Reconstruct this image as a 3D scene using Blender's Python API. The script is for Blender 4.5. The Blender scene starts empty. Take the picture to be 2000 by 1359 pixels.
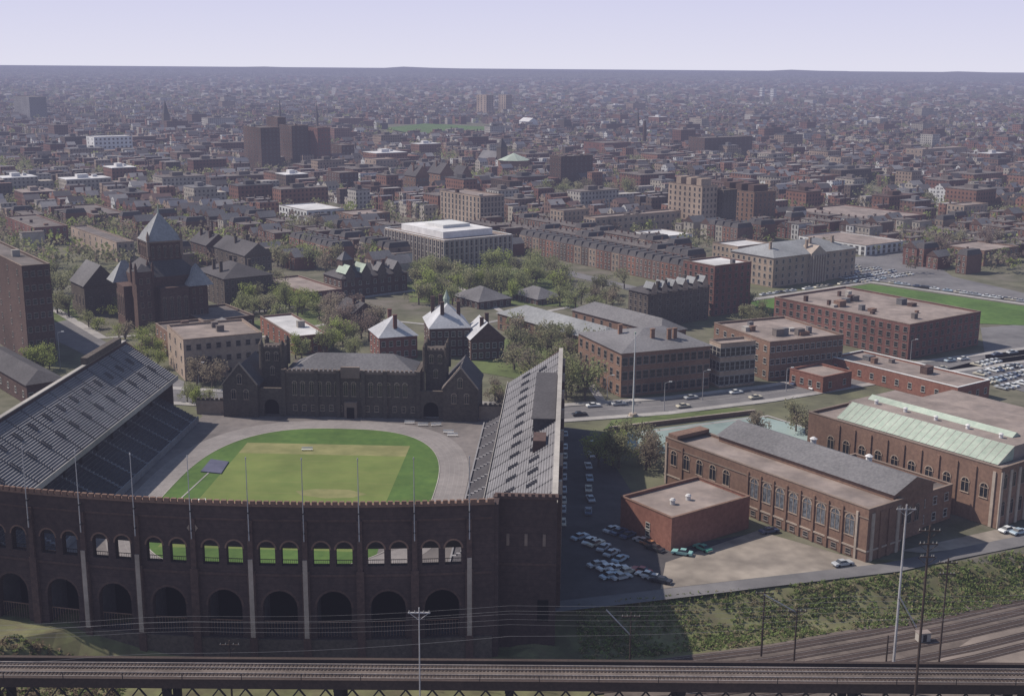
import bpy, math, random
import numpy as np
from mathutils import Matrix, Vector
rnd = random.Random(11)
PI = math.pi
scene = bpy.context.scene
C = scene.collection
scene.view_settings.view_transform = 'Standard'; scene.view_settings.look = 'None'; scene.view_settings.exposure = 0

# ------------------------------------------------------------------ camera
H = 110.0; F = 2400.0; TH = math.radians(13.0); ROLL = math.radians(0.42)
camR = Matrix.Rotation(PI/2-TH, 3, 'X') @ Matrix.Rotation(ROLL, 3, 'Z')
camRi = camR.transposed()
cd = bpy.data.cameras.new('camera'); cam = bpy.data.objects.new('camera', cd); C.objects.link(cam)
cd.sensor_width = 36; cd.lens = 36*F/2000; cd.clip_end = 60000; cd.clip_start = 1
cam.matrix_world = Matrix.Translation((0, 0, H)) @ camR.to_4x4()
scene.camera = cam
def P(px, py, z=0.0):
    d = camR @ Vector(((px-1000)/F, (679.5-py)/F, -1))
    t = (z-H)/d.z
    return Vector((d.x*t, d.y*t, z))
def proj(p):
    q = camRi @ (Vector(p)-Vector((0, 0, H)))
    if q.z > -1: return (-9999, -9999)
    return (1000+F*q.x/-q.z, 679.5-F*q.y/-q.z)
def height(G, py):
    lo, hi = -5.0, 200.0
    for _ in range(40):
        m = (lo+hi)/2
        if proj((G.x, G.y, m))[1] > py: lo = m
        else: hi = m
    return (lo+hi)/2
def run(N, d, z, px):
    s = 1 if proj((N.x+d.x, N.y+d.y, z))[0] > proj((N.x, N.y, z))[0] else -1
    lo, hi = 0.0, 600.0
    for _ in range(40):
        m = (lo+hi)/2
        if (proj((N.x+d.x*m, N.y+d.y*m, z))[0]-px)*s < 0: lo = m
        else: hi = m
    return (lo+hi)/2

# ------------------------------------------------------------------ materials
HAZE_GLOW = (0.27, 0.275, 0.405)
def painted_haze_group():  # haze painted into materials: lavender glow that grows with distance from the origin
    g = bpy.data.node_groups.new('painted_haze', 'ShaderNodeTree')
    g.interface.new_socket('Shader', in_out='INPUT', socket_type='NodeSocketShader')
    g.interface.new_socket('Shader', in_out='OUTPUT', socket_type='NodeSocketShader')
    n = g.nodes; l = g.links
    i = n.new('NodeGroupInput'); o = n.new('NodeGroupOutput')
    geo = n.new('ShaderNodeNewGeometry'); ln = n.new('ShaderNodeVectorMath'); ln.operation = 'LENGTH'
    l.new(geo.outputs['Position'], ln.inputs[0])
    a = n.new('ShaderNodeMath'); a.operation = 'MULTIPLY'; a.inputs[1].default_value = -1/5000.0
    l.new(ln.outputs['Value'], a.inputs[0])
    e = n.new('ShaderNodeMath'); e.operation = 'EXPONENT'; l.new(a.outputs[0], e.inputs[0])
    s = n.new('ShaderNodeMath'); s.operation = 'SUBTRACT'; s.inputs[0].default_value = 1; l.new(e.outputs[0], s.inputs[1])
    em = n.new('ShaderNodeEmission'); em.inputs[0].default_value = (*HAZE_GLOW, 1)
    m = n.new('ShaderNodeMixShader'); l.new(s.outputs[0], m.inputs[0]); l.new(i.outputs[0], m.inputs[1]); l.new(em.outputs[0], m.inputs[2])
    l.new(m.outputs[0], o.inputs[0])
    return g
HG = painted_haze_group()
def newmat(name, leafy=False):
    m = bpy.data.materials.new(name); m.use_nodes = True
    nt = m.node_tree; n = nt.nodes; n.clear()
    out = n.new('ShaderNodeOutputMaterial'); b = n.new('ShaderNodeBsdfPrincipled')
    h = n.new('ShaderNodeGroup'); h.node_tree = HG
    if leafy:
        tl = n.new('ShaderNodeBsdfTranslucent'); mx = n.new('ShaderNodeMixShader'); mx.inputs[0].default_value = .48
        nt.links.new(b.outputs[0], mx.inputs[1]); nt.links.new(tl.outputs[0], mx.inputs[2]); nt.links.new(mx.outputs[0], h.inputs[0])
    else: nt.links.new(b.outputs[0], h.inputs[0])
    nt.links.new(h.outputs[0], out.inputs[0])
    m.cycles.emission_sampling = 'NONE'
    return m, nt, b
def math_(nt, op, a, b=None, c=None):
    n = nt.nodes.new('ShaderNodeMath'); n.operation = op
    for i, v in enumerate((a, b, c)):
        if v is None: continue
        if isinstance(v, (int, float)): n.inputs[i].default_value = v
        else: nt.links.new(v, n.inputs[i])
    return n.outputs[0]
def mixc(nt, fac, a, b, mode='MIX'):
    n = nt.nodes.new('ShaderNodeMix'); n.data_type = 'RGBA'; n.blend_type = mode
    for s, v in ((0, fac), (6, a), (7, b)):
        if isinstance(v, (int, float)): n.inputs[s].default_value = v
        elif isinstance(v, tuple): n.inputs[s].default_value = (*v[:3], 1)
        else: nt.links.new(v, n.inputs[s])
    return n.outputs[2]
def noise(nt, scale, detail=4, vec=None, rough=.6):
    n = nt.nodes.new('ShaderNodeTexNoise'); n.inputs['Scale'].default_value = scale; n.inputs['Detail'].default_value = detail
    n.inputs['Roughness'].default_value = rough
    if vec is None:
        g = nt.nodes.new('ShaderNodeNewGeometry'); vec = g.outputs['Position']
    nt.links.new(vec, n.inputs['Vector'])
    return n.outputs[0]
def ramp(nt, v, lo, hi):
    n = nt.nodes.new('ShaderNodeMapRange'); nt.links.new(v, n.inputs[0]); n.inputs[1].default_value = lo; n.inputs[2].default_value = hi
    return n.outputs[0]
def window_mask(nt, pitch, zp, wf=.42, hf=.5):
    g = nt.nodes.new('ShaderNodeNewGeometry')
    cr = nt.nodes.new('ShaderNodeVectorMath'); cr.operation = 'CROSS_PRODUCT'; nt.links.new(g.outputs['Normal'], cr.inputs[0]); cr.inputs[1].default_value = (0, 0, 1)
    dt = nt.nodes.new('ShaderNodeVectorMath'); dt.operation = 'DOT_PRODUCT'; nt.links.new(cr.outputs[0], dt.inputs[0]); nt.links.new(g.outputs['Position'], dt.inputs[1])
    sx = nt.nodes.new('ShaderNodeSeparateXYZ'); nt.links.new(g.outputs['Position'], sx.inputs[0])
    sn = nt.nodes.new('ShaderNodeSeparateXYZ'); nt.links.new(g.outputs['Normal'], sn.inputs[0])
    u = math_(nt, 'FRACT', math_(nt, 'DIVIDE', math_(nt, 'ADD', dt.outputs['Value'], 5000.0), pitch))
    w = math_(nt, 'FRACT', math_(nt, 'DIVIDE', sx.outputs[2], zp))
    a = math_(nt, 'LESS_THAN', math_(nt, 'ABSOLUTE', math_(nt, 'SUBTRACT', u, .5)), wf/2)
    b = math_(nt, 'LESS_THAN', math_(nt, 'ABSOLUTE', math_(nt, 'SUBTRACT', w, .55)), hf/2)
    c = math_(nt, 'LESS_THAN', math_(nt, 'ABSOLUTE', sn.outputs[2]), .3)
    return math_(nt, 'MULTIPLY', math_(nt, 'MULTIPLY', a, b), c)
MATS = {}
WARM = ('brick', 'stone', 'trim', 'slate', 'tar', 'gravel')
def mat(name, c1, c2=None, scale=.6, rough=.9, spec=.15, big=.04, objcol=False, win=None, attr=False, stain=.35, metal=0, coursing=None):
    if name in MATS: return MATS[name]
    leafy = name.startswith('leaf')
    m, nt, b = newmat(name, leafy)
    if c2 is None: c2 = tuple(x*.72 for x in c1)
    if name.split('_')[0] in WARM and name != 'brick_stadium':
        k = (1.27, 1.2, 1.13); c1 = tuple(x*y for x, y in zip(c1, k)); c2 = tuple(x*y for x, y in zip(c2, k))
    f = ramp(nt, noise(nt, scale, 5), .3, .7)
    col = mixc(nt, f, c1, c2)
    g = ramp(nt, noise(nt, big, 3), .35, .68)
    dark = mixc(nt, g, (1, 1, 1), (1-stain,)*3)
    col = mixc(nt, 1.0, col, dark, 'MULTIPLY')
    if objcol:
        oi = nt.nodes.new('ShaderNodeObjectInfo'); col = mixc(nt, 1.0, col, oi.outputs['Color'], 'MULTIPLY')
    if attr:
        at = nt.nodes.new('ShaderNodeAttribute'); at.attribute_name = 'tint'; col = mixc(nt, 1.0, col, at.outputs['Color'], 'MULTIPLY')
    if coursing:
        g2 = nt.nodes.new('ShaderNodeNewGeometry'); sx = nt.nodes.new('ShaderNodeSeparateXYZ'); nt.links.new(g2.outputs['Position'], sx.inputs[0])
        q = math_(nt, 'LESS_THAN', math_(nt, 'FRACT', math_(nt, 'DIVIDE', sx.outputs[2], coursing)), .12)
        col = mixc(nt, math_(nt, 'MULTIPLY', q, .45), col, tuple(x*.5 for x in c1))
    if win:
        mk = window_mask(nt, win[0], win[1])
        col = mixc(nt, math_(nt, 'MULTIPLY', mk, .85), col, (.02, .022, .028))
    nt.links.new(col, b.inputs['Base Color'])
    if leafy:
        for nd in nt.nodes:
            if nd.type == 'BSDF_TRANSLUCENT': nt.links.new(col, nd.inputs['Color'])
    b.inputs['Roughness'].default_value = rough; b.inputs['Specular IOR Level'].default_value = spec; b.inputs['Metallic'].default_value = metal
    MATS[name] = m
    return m
mat('brick_dark', (.105, .07, .062), (.06, .042, .04), 1.2)
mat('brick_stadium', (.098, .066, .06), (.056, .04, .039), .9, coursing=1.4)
mat('brick_red', (.23, .115, .09), (.16, .075, .06), 1.0)
mat('brick_brown', (.20, .13, .10), (.135, .088, .072), 1.1)
mat('brick_purple', (.185, .095, .085), (.12, .062, .058), 1.1)
mat('stone_tan', (.33, .27, .22), (.24, .19, .16), .8)
mat('stone_dark', (.115, .098, .085), (.06, .052, .048), 1.3)
mat('stone_trim', (.36, .31, .27), (.27, .235, .205), .8)
mat('trim_dull', (.21, .165, .14), (.155, .125, .108), .8)
mat('concrete', (.43, .39, .35), (.34, .31, .28), .7)
mat('white_wall', (.74, .72, .69), (.62, .61, .59), .5)
mat('white_roof', (.72, .69, .67), (.56, .54, .53), .25)
mat('light_roof', (.55, .54, .55), (.4, .4, .42), 1.2)
mat('slate', (.165, .165, .175), (.105, .105, .115), 1.4)
mat('slate_pale', (.26, .275, .29), (.18, .19, .205), 1.0)
mat('slate_dark', (.085, .082, .088), (.055, .053, .057), 1.4)
mat('tar', (.15, .133, .128), (.10, .09, .088), .35, big=.08)
mat('gravel_roof', (.25, .212, .195), (.18, .155, .148), .3, big=.1)
mat('copper', (.44, .485, .40), (.33, .39, .32), .7)
mat('glass', (.025, .028, .035), (.012, .013, .016), .8, rough=.25, spec=.6)
mat('glass_pale', (.22, .23, .25), (.03, .035, .045), 1.3, rough=.3, spec=.5)
mat('frame_white', (.44, .41, .37), (.34, .32, .29), 1)
mat('frame_dull', (.26, .22, .195), (.2, .17, .15), 1)
mat('asphalt', (.10, .09, .09), (.07, .065, .067), .25, big=.06)
mat('road', (.19, .178, .175), (.14, .132, .135), .2)
mat('pavement', (.40, .37, .345), (.3, .28, .265), .3)
mat('tan_lot', (.34, .29, .24), (.20, .17, .145), .12, big=.06)
mat('cinder', (.205, .178, .165), (.145, .128, .122), .35, big=.05)
mat('track_lane', (.265, .235, .22), (.205, .183, .175), .5, big=.08, stain=.2)
mat('grass', (.095, .155, .036), (.062, .115, .028), .35, big=.05, stain=.3)
mat('grass_pitch', (.165, .192, .056), (.12, .158, .042), .12, big=.05, stain=.2)
mat('grass_dry', (.235, .215, .095), (.175, .178, .07), .2, big=.1, stain=.2)
mat('lawn', (.125, .155, .055), (.092, .112, .045), .2)
mat('bank_grass', (.18, .185, .085), (.135, .115, .07), .3, big=.12, stain=.45)
mat('court', (.28, .335, .31), (.22, .28, .265), .2)
mat('ballast', (.17, .135, .115), (.11, .088, .075), .5, big=.08)
mat('dirt', (.32, .26, .22), (.18, .145, .125), .12)
mat('steel_dark', (.045, .04, .04), (.028, .025, .025), 2, rough=.7)
mat('steel_rust', (.085, .06, .05), (.05, .037, .032), 2, rough=.8)
mat('rail', (.32, .28, .26), (.2, .16, .14), 2, rough=.5, spec=.4)
mat('wire', (.2, .19, .2), (.15, .15, .16), 1)
mat('pole_pale', (.45, .43, .43), (.36, .34, .34), 1)
mat('seat_board', (.29, .275, .275), (.215, .205, .21), .5, big=.09, stain=.25)
mat('seat_step', (.18, .17, .172), (.13, .122, .125), .8)
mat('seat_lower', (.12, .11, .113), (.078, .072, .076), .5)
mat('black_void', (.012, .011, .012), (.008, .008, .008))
mat('bark', (.15, .12, .10), (.095, .077, .067), 3)
mat('tarp', (.13, .13, .19), (.1, .1, .15), .5)
mat('car_paint', (.95, .95, .95), (.9, .9, .9), .4, rough=.3, spec=.5, objcol=True, stain=.05)
mat('rubber', (.02, .02, .02))
mat('chrome', (.6, .6, .6), rough=.25, metal=.8)
mat('leaf', (1, 1, 1), (.78, .8, .76), .5, rough=.8, objcol=True, big=.1, stain=.15)
mat('leaf_stuff', (1, 1, 1), (.74, .76, .74), .15, attr=True, stain=.2)
mat('house_wall', (1, 1, 1), (.72, .72, .72), .5, objcol=True)
mat('house_stuff', (1, 1, 1), (.78, .78, .8), .25, attr=True, win=(3.1, 3.2), stain=.2)
mat('block_wall', (1, 1, 1), (.78, .78, .78), .3, objcol=True, win=(3.4, 3.3))
M = MATS
gm, nt, b = newmat('city_ground')
f = ramp(nt, noise(nt, .012, 6), .38, .62); f2 = ramp(nt, noise(nt, .09, 4), .35, .65)
c = mixc(nt, f, (.14, .142, .08), (.155, .135, .115)); c = mixc(nt, f2, c, (.09, .088, .06))
nt.links.new(c, b.inputs['Base Color']); b.inputs['Roughness'].default_value = 1; b.inputs['Specular IOR Level'].default_value = .05
M['city_ground'] = gm

# ------------------------------------------------------------------ helpers
class MB:
    def __init__(s): s.v = []; s.f = []; s.m = []
    def add(s, pts, mi=0):
        n = len(s.v); s.v += [tuple(p) for p in pts]; s.f.append(tuple(range(n, n+len(pts)))); s.m.append(mi)
    def box(s, x0, y0, z0, x1, y1, z1, mi=0, top=None):
        n = len(s.v)
        s.v += [(x0,y0,z0),(x1,y0,z0),(x1,y1,z0),(x0,y1,z0),(x0,y0,z1),(x1,y0,z1),(x1,y1,z1),(x0,y1,z1)]
        for k, q in enumerate(((0,3,2,1),(4,5,6,7),(0,1,5,4),(1,2,6,5),(2,3,7,6),(3,0,4,7))):
            s.f.append(tuple(n+i for i in q)); s.m.append(top if (k == 1 and top is not None) else mi)
    def prism(s, poly, z0, z1, mi=0, top=None):
        n = len(s.v); k = len(poly)
        s.v += [(p[0], p[1], z0) for p in poly]+[(p[0], p[1], z1) for p in poly]
        for i in range(k):
            j = (i+1) % k; s.f.append((n+i, n+j, n+k+j, n+k+i)); s.m.append(mi)
        s.f.append(tuple(n+k+i for i in range(k))); s.m.append(mi if top is None else top)
        s.f.append(tuple(n+k-1-i for i in range(k))); s.m.append(mi)
    def tube(s, p0, p1, r0, r1, n=6, mi=0):
        p0 = Vector(p0); p1 = Vector(p1); d = (p1-p0).normalized()
        a = d.orthogonal().normalized(); b = d.cross(a); k = len(s.v)
        for p, r in ((p0, r0), (p1, r1)):
            for i in range(n):
                t = 2*PI*i/n; s.v.append(tuple(p+(a*math.cos(t)+b*math.sin(t))*r))
        for i in range(n):
            j = (i+1) % n; s.f.append((k+i, k+j, k+n+j, k+n+i)); s.m.append(mi)
        s.f.append(tuple(k+n+i for i in range(n))); s.m.append(mi)
    def mesh(s, name, mats):
        me = bpy.data.meshes.new(name); me.from_pydata(s.v, [], s.f)
        for q in (mats if isinstance(mats, (list, tuple)) else [mats]): me.materials.append(M[q])
        me.polygons.foreach_set('material_index', s.m); me.update()
        return me
    def build(s, name, mats, parent=None, loc=None):
        return link(name, s.mesh(name, mats), parent, loc)
def link(name, me, parent=None, loc=None, rz=0):
    o = bpy.data.objects.new(name, me); C.objects.link(o)
    if parent: o.parent = parent
    if loc is not None: o.location = loc
    if rz: o.rotation_euler[2] = rz
    return o
def tag(o, label=None, cat=None, group=None, kind=None):
    if label: o['label'] = label
    if cat: o['category'] = cat
    if group: o['group'] = group
    if kind: o['kind'] = kind
    return o
def thing(name, label, cat, loc=(0, 0, 0), rz=0, group=None):
    return tag(link(name, None, None, loc, rz), label, cat, group)
FOOT = []
def foot(o, a, x0, y0, x1, y1): FOOT.append((o[0], o[1], math.cos(a), math.sin(a), x0, y0, x1, y1))
def blocked(x, y, pad=2.0):
    for ox, oy, c, s, x0, y0, x1, y1 in FOOT:
        dx = x-ox; dy = y-oy; lx = dx*c+dy*s; ly = -dx*s+dy*c
        if x0-pad < lx < x1+pad and y0-pad < ly < y1+pad: return True
    return False
WM = {}
def winmesh(w, h, arch=False, fm='frame_white', gm='glass', mull=1):
    key = (round(w, 1), round(h, 1), arch, fm, gm, mull)
    if key in WM: return WM[key]
    b = MB(); t = .14
    if arch:
        r = w/2; zc = h-r; pts = [(-r, 0), (r, 0)]+[(r*math.cos(PI*i/8), zc+r*math.sin(PI*i/8)) for i in range(9)]
        b.add([(x, -.03, z) for x, z in pts], 1)
        ro = r+.3; rj = r+.1
        for i in range(8):
            a0 = PI*i/8; a1 = PI*(i+1)/8
            b.add([(r*math.cos(a0), -.12, zc+r*math.sin(a0)), (ro*math.cos(a0), -.12, zc+ro*math.sin(a0)), (ro*math.cos(a1), -.12, zc+ro*math.sin(a1)), (r*math.cos(a1), -.12, zc+r*math.sin(a1))], 0)
        b.box(-rj, -.12, 0, -r, 0, zc); b.box(r, -.12, 0, rj, 0, zc)
        b.box(-.06, -.09, 0, .06, -.035, h-.1); b.box(-r, -.09, zc-.06, r, -.035, zc+.06)
    else:
        b.add([(-w/2, -.03, 0), (w/2, -.03, 0), (w/2, -.03, h), (-w/2, -.03, h)], 1)
        b.box(-w/2-t, -.1, h, w/2+t, 0, h+t*1.6)
        b.box(-w/2-t, -.08, 0, -w/2, 0, h); b.box(w/2, -.08, 0, w/2+t, 0, h)
        if mull: b.box(-w/2, -.08, h*.5-.05, w/2, -.035, h*.5+.05)
    b.box(-w/2-t*1.5, -.2, -.22, w/2+t*1.5, 0, 0)
    WM[key] = b.mesh('window', [fm, gm]); return WM[key]
def put_windows(root, spots, w, h, **kw):
    me = winmesh(w, h, **kw)
    n0 = root.get('_nw', 0)
    rest = []
    for s in spots:
        if n0 < 98:
            link('window', me, root, s[:3], s[3]); n0 += 1
        else: rest.append(s)
    root['_nw'] = n0
    if rest:
        b = MB(); V = [v.co.copy() for v in me.vertices]
        for x, y, z, rz in rest:
            Rm = Matrix.Rotation(rz, 3, 'Z'); k = len(b.v)
            b.v += [tuple(Rm @ v + Vector((x, y, z))) for v in V]
            for p in me.polygons:
                b.f.append(tuple(k+i for i in p.vertices)); b.m.append(p.material_index)
        me2 = bpy.data.meshes.new('window'); me2.from_pydata(b.v, [], b.f)
        for q in me.materials: me2.materials.append(q)
        me2.polygons.foreach_set('material_index', b.m); me2.update()
        o = link('window', me2, root); o['kind'] = 'stuff'
def hiproof(b, x0, y0, x1, y1, z, rh, over=.6, kind='hip', mi=0, gmi=1):
    x0 -= over; y0 -= over; x1 += over; y1 += over
    if (x1-x0) >= (y1-y0):
        yc = (y0+y1)/2; e = (y1-y0)/2 if kind == 'hip' else 0
        e = min(e, (x1-x0)/2-.01)
        A = (x0+e, yc, z+rh); B = (x1-e, yc, z+rh)
        b.add([(x0,y0,z),(x1,y0,z),B,A], mi); b.add([(x1,y1,z),(x0,y1,z),A,B], mi)
        b.add([(x0,y1,z),(x0,y0,z),A], mi if kind == 'hip' else gmi); b.add([(x1,y0,z),(x1,y1,z),B], mi if kind == 'hip' else gmi)
    else:
        xc = (x0+x1)/2; e = (x1-x0)/2 if kind == 'hip' else 0
        e = min(e, (y1-y0)/2-.01)
        A = (xc, y0+e, z+rh); B = (xc, y1-e, z+rh)
        b.add([(x0,y1,z),(x0,y0,z),A,B], mi); b.add([(x1,y0,z),(x1,y1,z),B,A], mi)
        b.add([(x0,y0,z),(x1,y0,z),A], mi if kind == 'hip' else gmi); b.add([(x1,y1,z),(x0,y1,z),B], mi if kind == 'hip' else gmi)
    b.add([(x0,y0,z),(x0,y1,z),(x1,y1,z),(x1,y0,z)], mi)
def block(root, ox, oy, oz, lx, ly, h, wall, roofm, roof='flat', rh=3, floors=0, nl=0, nr=0, ww=1.3, wh=1.8, units=0, trim=True, base=0, wkw={}, chim=0, gap=.6):
    b = MB(); t = .4
    if roof == 'flat':
        x0, y0, x1, y1 = ox, oy, ox+lx, oy+ly
        b.box(x0, y0, oz, x1, y0+t, oz+h); b.box(x0, y1-t, oz, x1, y1, oz+h)
        b.box(x0, y0+t, oz, x0+t, y1-t, oz+h); b.box(x1-t, y0+t, oz, x1, y1-t, oz+h)
        wo = b.build('wall', wall, root)
        r = MB(); r.box(x0+t+.01, y0+t+.01, oz+h-1.0, x1-t-.01, y1-t-.01, oz+h-.6); ro = r.build('roof', roofm, root)
        if trim:
            c = MB(); e = .12
            c.box(x0-e, y0-e, oz+h, x1+e, y0+t+e, oz+h+.2); c.box(x0-e, y1-t-e, oz+h, x1+e, y1+e, oz+h+.2)
            c.box(x0-e, y0+t+e, oz+h, x0+t+e, y1-t-e, oz+h+.2); c.box(x1-t-e, y0+t+e, oz+h, x1+e, y1-t-e, oz+h+.2)
            c.build('parapet_coping', 'trim_dull' if trim is True else trim, wo)
        zr = oz+h-.6
    else:
        b.box(ox, oy, oz, ox+lx, oy+ly, oz+h); b.build('wall', wall, root)
        r = MB(); hiproof(r, ox, oy, ox+lx, oy+ly, oz+h+.01, rh, kind=roof); ro = r.build('roof', [roofm, wall], root)
        zr = oz+h+rh*.4
    for _ in range(units):
        ux = ox+lx*rnd.uniform(.1, .8); uy = oy+ly*rnd.uniform(.1, .85); s = rnd.uniform(1, 3.2); zt = zr+rnd.uniform(.9, 2.6)
        q = MB(); q.box(ux, uy, zr, ux+s*1.3, uy+s, zt); q.box(ux-.1, uy-.1, zt, ux+s*1.3+.1, uy+s+.1, zt+.12)
        q.build('rooftop_unit', rnd.choice(['concrete', 'tar', 'brick_brown', 'brick_dark', 'slate']), ro)
    for _ in range(chim):
        ux = ox+lx*rnd.uniform(.1, .9); uy = oy+ly*rnd.uniform(.1, .9)
        q = MB(); q.box(ux, uy, oz+h-1.2, ux+1.4, uy+1, oz+h+rh+1.2); q.box(ux-.12, uy-.12, oz+h+rh+1.2, ux+1.52, uy+1.12, oz+h+rh+1.5); q.build('chimney', wall, ro)
    if floors:
        fh = (h-gap-base)/floors; sp = []
        for k in range(floors):
            z = oz+base+k*fh+(fh-wh)*.5
            for i in range(nl): sp.append((ox, oy+ly*(i+.5)/nl, z, -PI/2))
            for i in range(nr): sp.append((ox+lx*(i+.5)/nr, oy, z, 0))
        put_windows(root, sp, ww, min(wh, fh*.8), **wkw)
    return ro
GA = math.radians(36)
class Fr:
    def __init__(s, N, a, h, la, lb): s.N = N; s.a = a; s.h = h; s.la = la; s.lb = lb
def frame_px(near, xl, xr, a=GA):
    N = P(near[0], near[1]); h = height(N, near[2])
    dA = Vector((-math.sin(a), math.cos(a), 0)); dB = Vector((math.cos(a), math.sin(a), 0))
    return Fr(N, a, h, run(N, dA, h, xl), run(N, dB, h, xr))
def bld(name, label, cat, near, xl, xr, wall, roofm, a=GA, group=None, maxd=None, **kw):
    f = frame_px(near, xl, xr, a)
    if maxd: f.la = min(f.la, maxd); f.lb = min(f.lb, maxd)
    root = thing(name, label, cat, f.N, a, group)
    f.roof = block(root, 0, 0, 0, f.lb, f.la, f.h, wall, roofm, **kw)
    foot(f.N, a, 0, 0, f.lb, f.la)
    if f.la > 250: print('LONG', label, f.la)
    return root, f
def sheet(name, pts, z, m, kind='structure'):
    b = MB(); b.add([(p.x, p.y, z) for p in pts]); return tag(b.build(name, m), kind=kind)
def strip(name, pts, w, z, m):
    b = MB(); L = []; Rr = []
    for i, p in enumerate(pts):
        a = pts[max(0, i-1)]; c = pts[min(len(pts)-1, i+1)]; d = (c-a); d.z = 0; d.normalize(); n = Vector((-d.y, d.x, 0))
        L.append(p+n*w/2); Rr.append(p-n*w/2)
    for i in range(len(pts)-1):
        b.add([(q.x, q.y, z) for q in (L[i], Rr[i], Rr[i+1], L[i+1])])
    return tag(b.build(name, m), kind='structure')

# ------------------------------------------------------------------ world, sun
SD = Vector((-.95, .28, 0)).normalized(); EL = math.radians(47)
sun_dir = Vector((SD.x*math.cos(EL), SD.y*math.cos(EL), math.sin(EL)))
sl = bpy.data.lights.new('sun', 'SUN'); so = bpy.data.objects.new('sun', sl); C.objects.link(so)
sl.energy = 5.0; sl.angle = math.radians(.5); sl.color = (1, .93, .84)
so.rotation_euler = (-sun_dir).to_track_quat('-Z', 'Y').to_euler()
w = bpy.data.worlds.new('World'); scene.world = w; w.use_nodes = True
nt = w.node_tree; bg = nt.nodes['Background']; sk = nt.nodes.new('ShaderNodeTexSky'); sk.sky_type = 'NISHITA'; sk.sun_disc = False
sk.sun_elevation = EL; sk.sun_rotation = math.atan2(sun_dir.x, sun_dir.y); sk.air_density = 1.0; sk.dust_density = 1.0; sk.ozone_density = 2.0
tc = nt.nodes.new('ShaderNodeTexCoord'); sx = nt.nodes.new('ShaderNodeSeparateXYZ'); nt.links.new(tc.outputs['Generated'], sx.inputs[0])
hz = mixc(nt, ramp(nt, sx.outputs[2], 0.0, .055), (5.7, 5.65, 6.6), (4.9, 4.95, 6.5))
fz = ramp(nt, sx.outputs[2], .06, .35)
nt.links.new(mixc(nt, fz, hz, sk.outputs[0]), bg.inputs[0]); bg.inputs[1].default_value = .13

# ------------------------------------------------------------------ ground
def edge_y(x):
    pts = [(-400, 212), (-104, 214), (-88, 228), (-60, 232), (-30, 236), (0, 238), (84, 257), (121, 273), (400, 380)]
    for (a, b_), (c_, d) in zip(pts, pts[1:]):
        if x <= c_: return b_+(d-b_)*(x-a)/(c_-a)
    return 380
def gh(x, y):
    wd = 9.0 if x < 5 else 15.0
    t = (edge_y(x)-y)/wd; t = max(0, min(1, t)); t = t*t*(3-2*t)
    return -5.0*t
b = MB()
xs = [-260+5*i for i in range(105)]; ys = [60+3*i for i in range(110)]
vid = {}
for j, y in enumerate(ys):
    for i, x in enumerate(xs):
        vid[i, j] = len(b.v); b.v.append((x, y, gh(x, y)-.1))
for j in range(len(ys)-1):
    for i in range(len(xs)-1):
        b.f.append((vid[i,j], vid[i+1,j], vid[i+1,j+1], vid[i,j+1])); b.m.append(0 if ys[j] < 262 else 1)
tag(b.build('embankment_ground', ['bank_grass', 'city_ground']), kind='structure')
b = MB(); Y1 = ys[-1]
fy = [Y1, 600, 900, 1500, 2500, 4000, 6000, 8000, 9500, 11000, 12500, 14000, 17000, 24000]
fx = [-1+.02*i*1.0 for i in range(101)]
g = {}
for j, y in enumerate(fy):
    for i, t in enumerate(fx):
        x = t*max(900, y*1.1)
        z = -.1
        if y >= 8000: z = (y-7000)/9000*90*(.6+.25*math.sin(x*.0011+y*.0007)+.22*math.sin(x*.0031+1.7+y*.002)+.08*math.sin(x*.009))
        if y >= 17000: z = 20
        g[i, j] = len(b.v); b.v.append((x, y, z))
for j in range(len(fy)-1):
    for i in range(100):
        b.f.append((g[i,j], g[i+1,j], g[i+1,j+1], g[i,j+1])); b.m.append(0)
tag(b.build('ground', 'city_ground'), kind='structure')
for s in (-1, 1):
    q = MB(); x0, x1 = (-1500, -260) if s < 0 else (260, 1500); q.add([(x0, 60, -.12), (x1, 60, -.12), (x1, Y1, -.12), (x0, Y1, -.12)])
    tag(q.build('ground', 'city_ground'), kind='structure')

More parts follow.
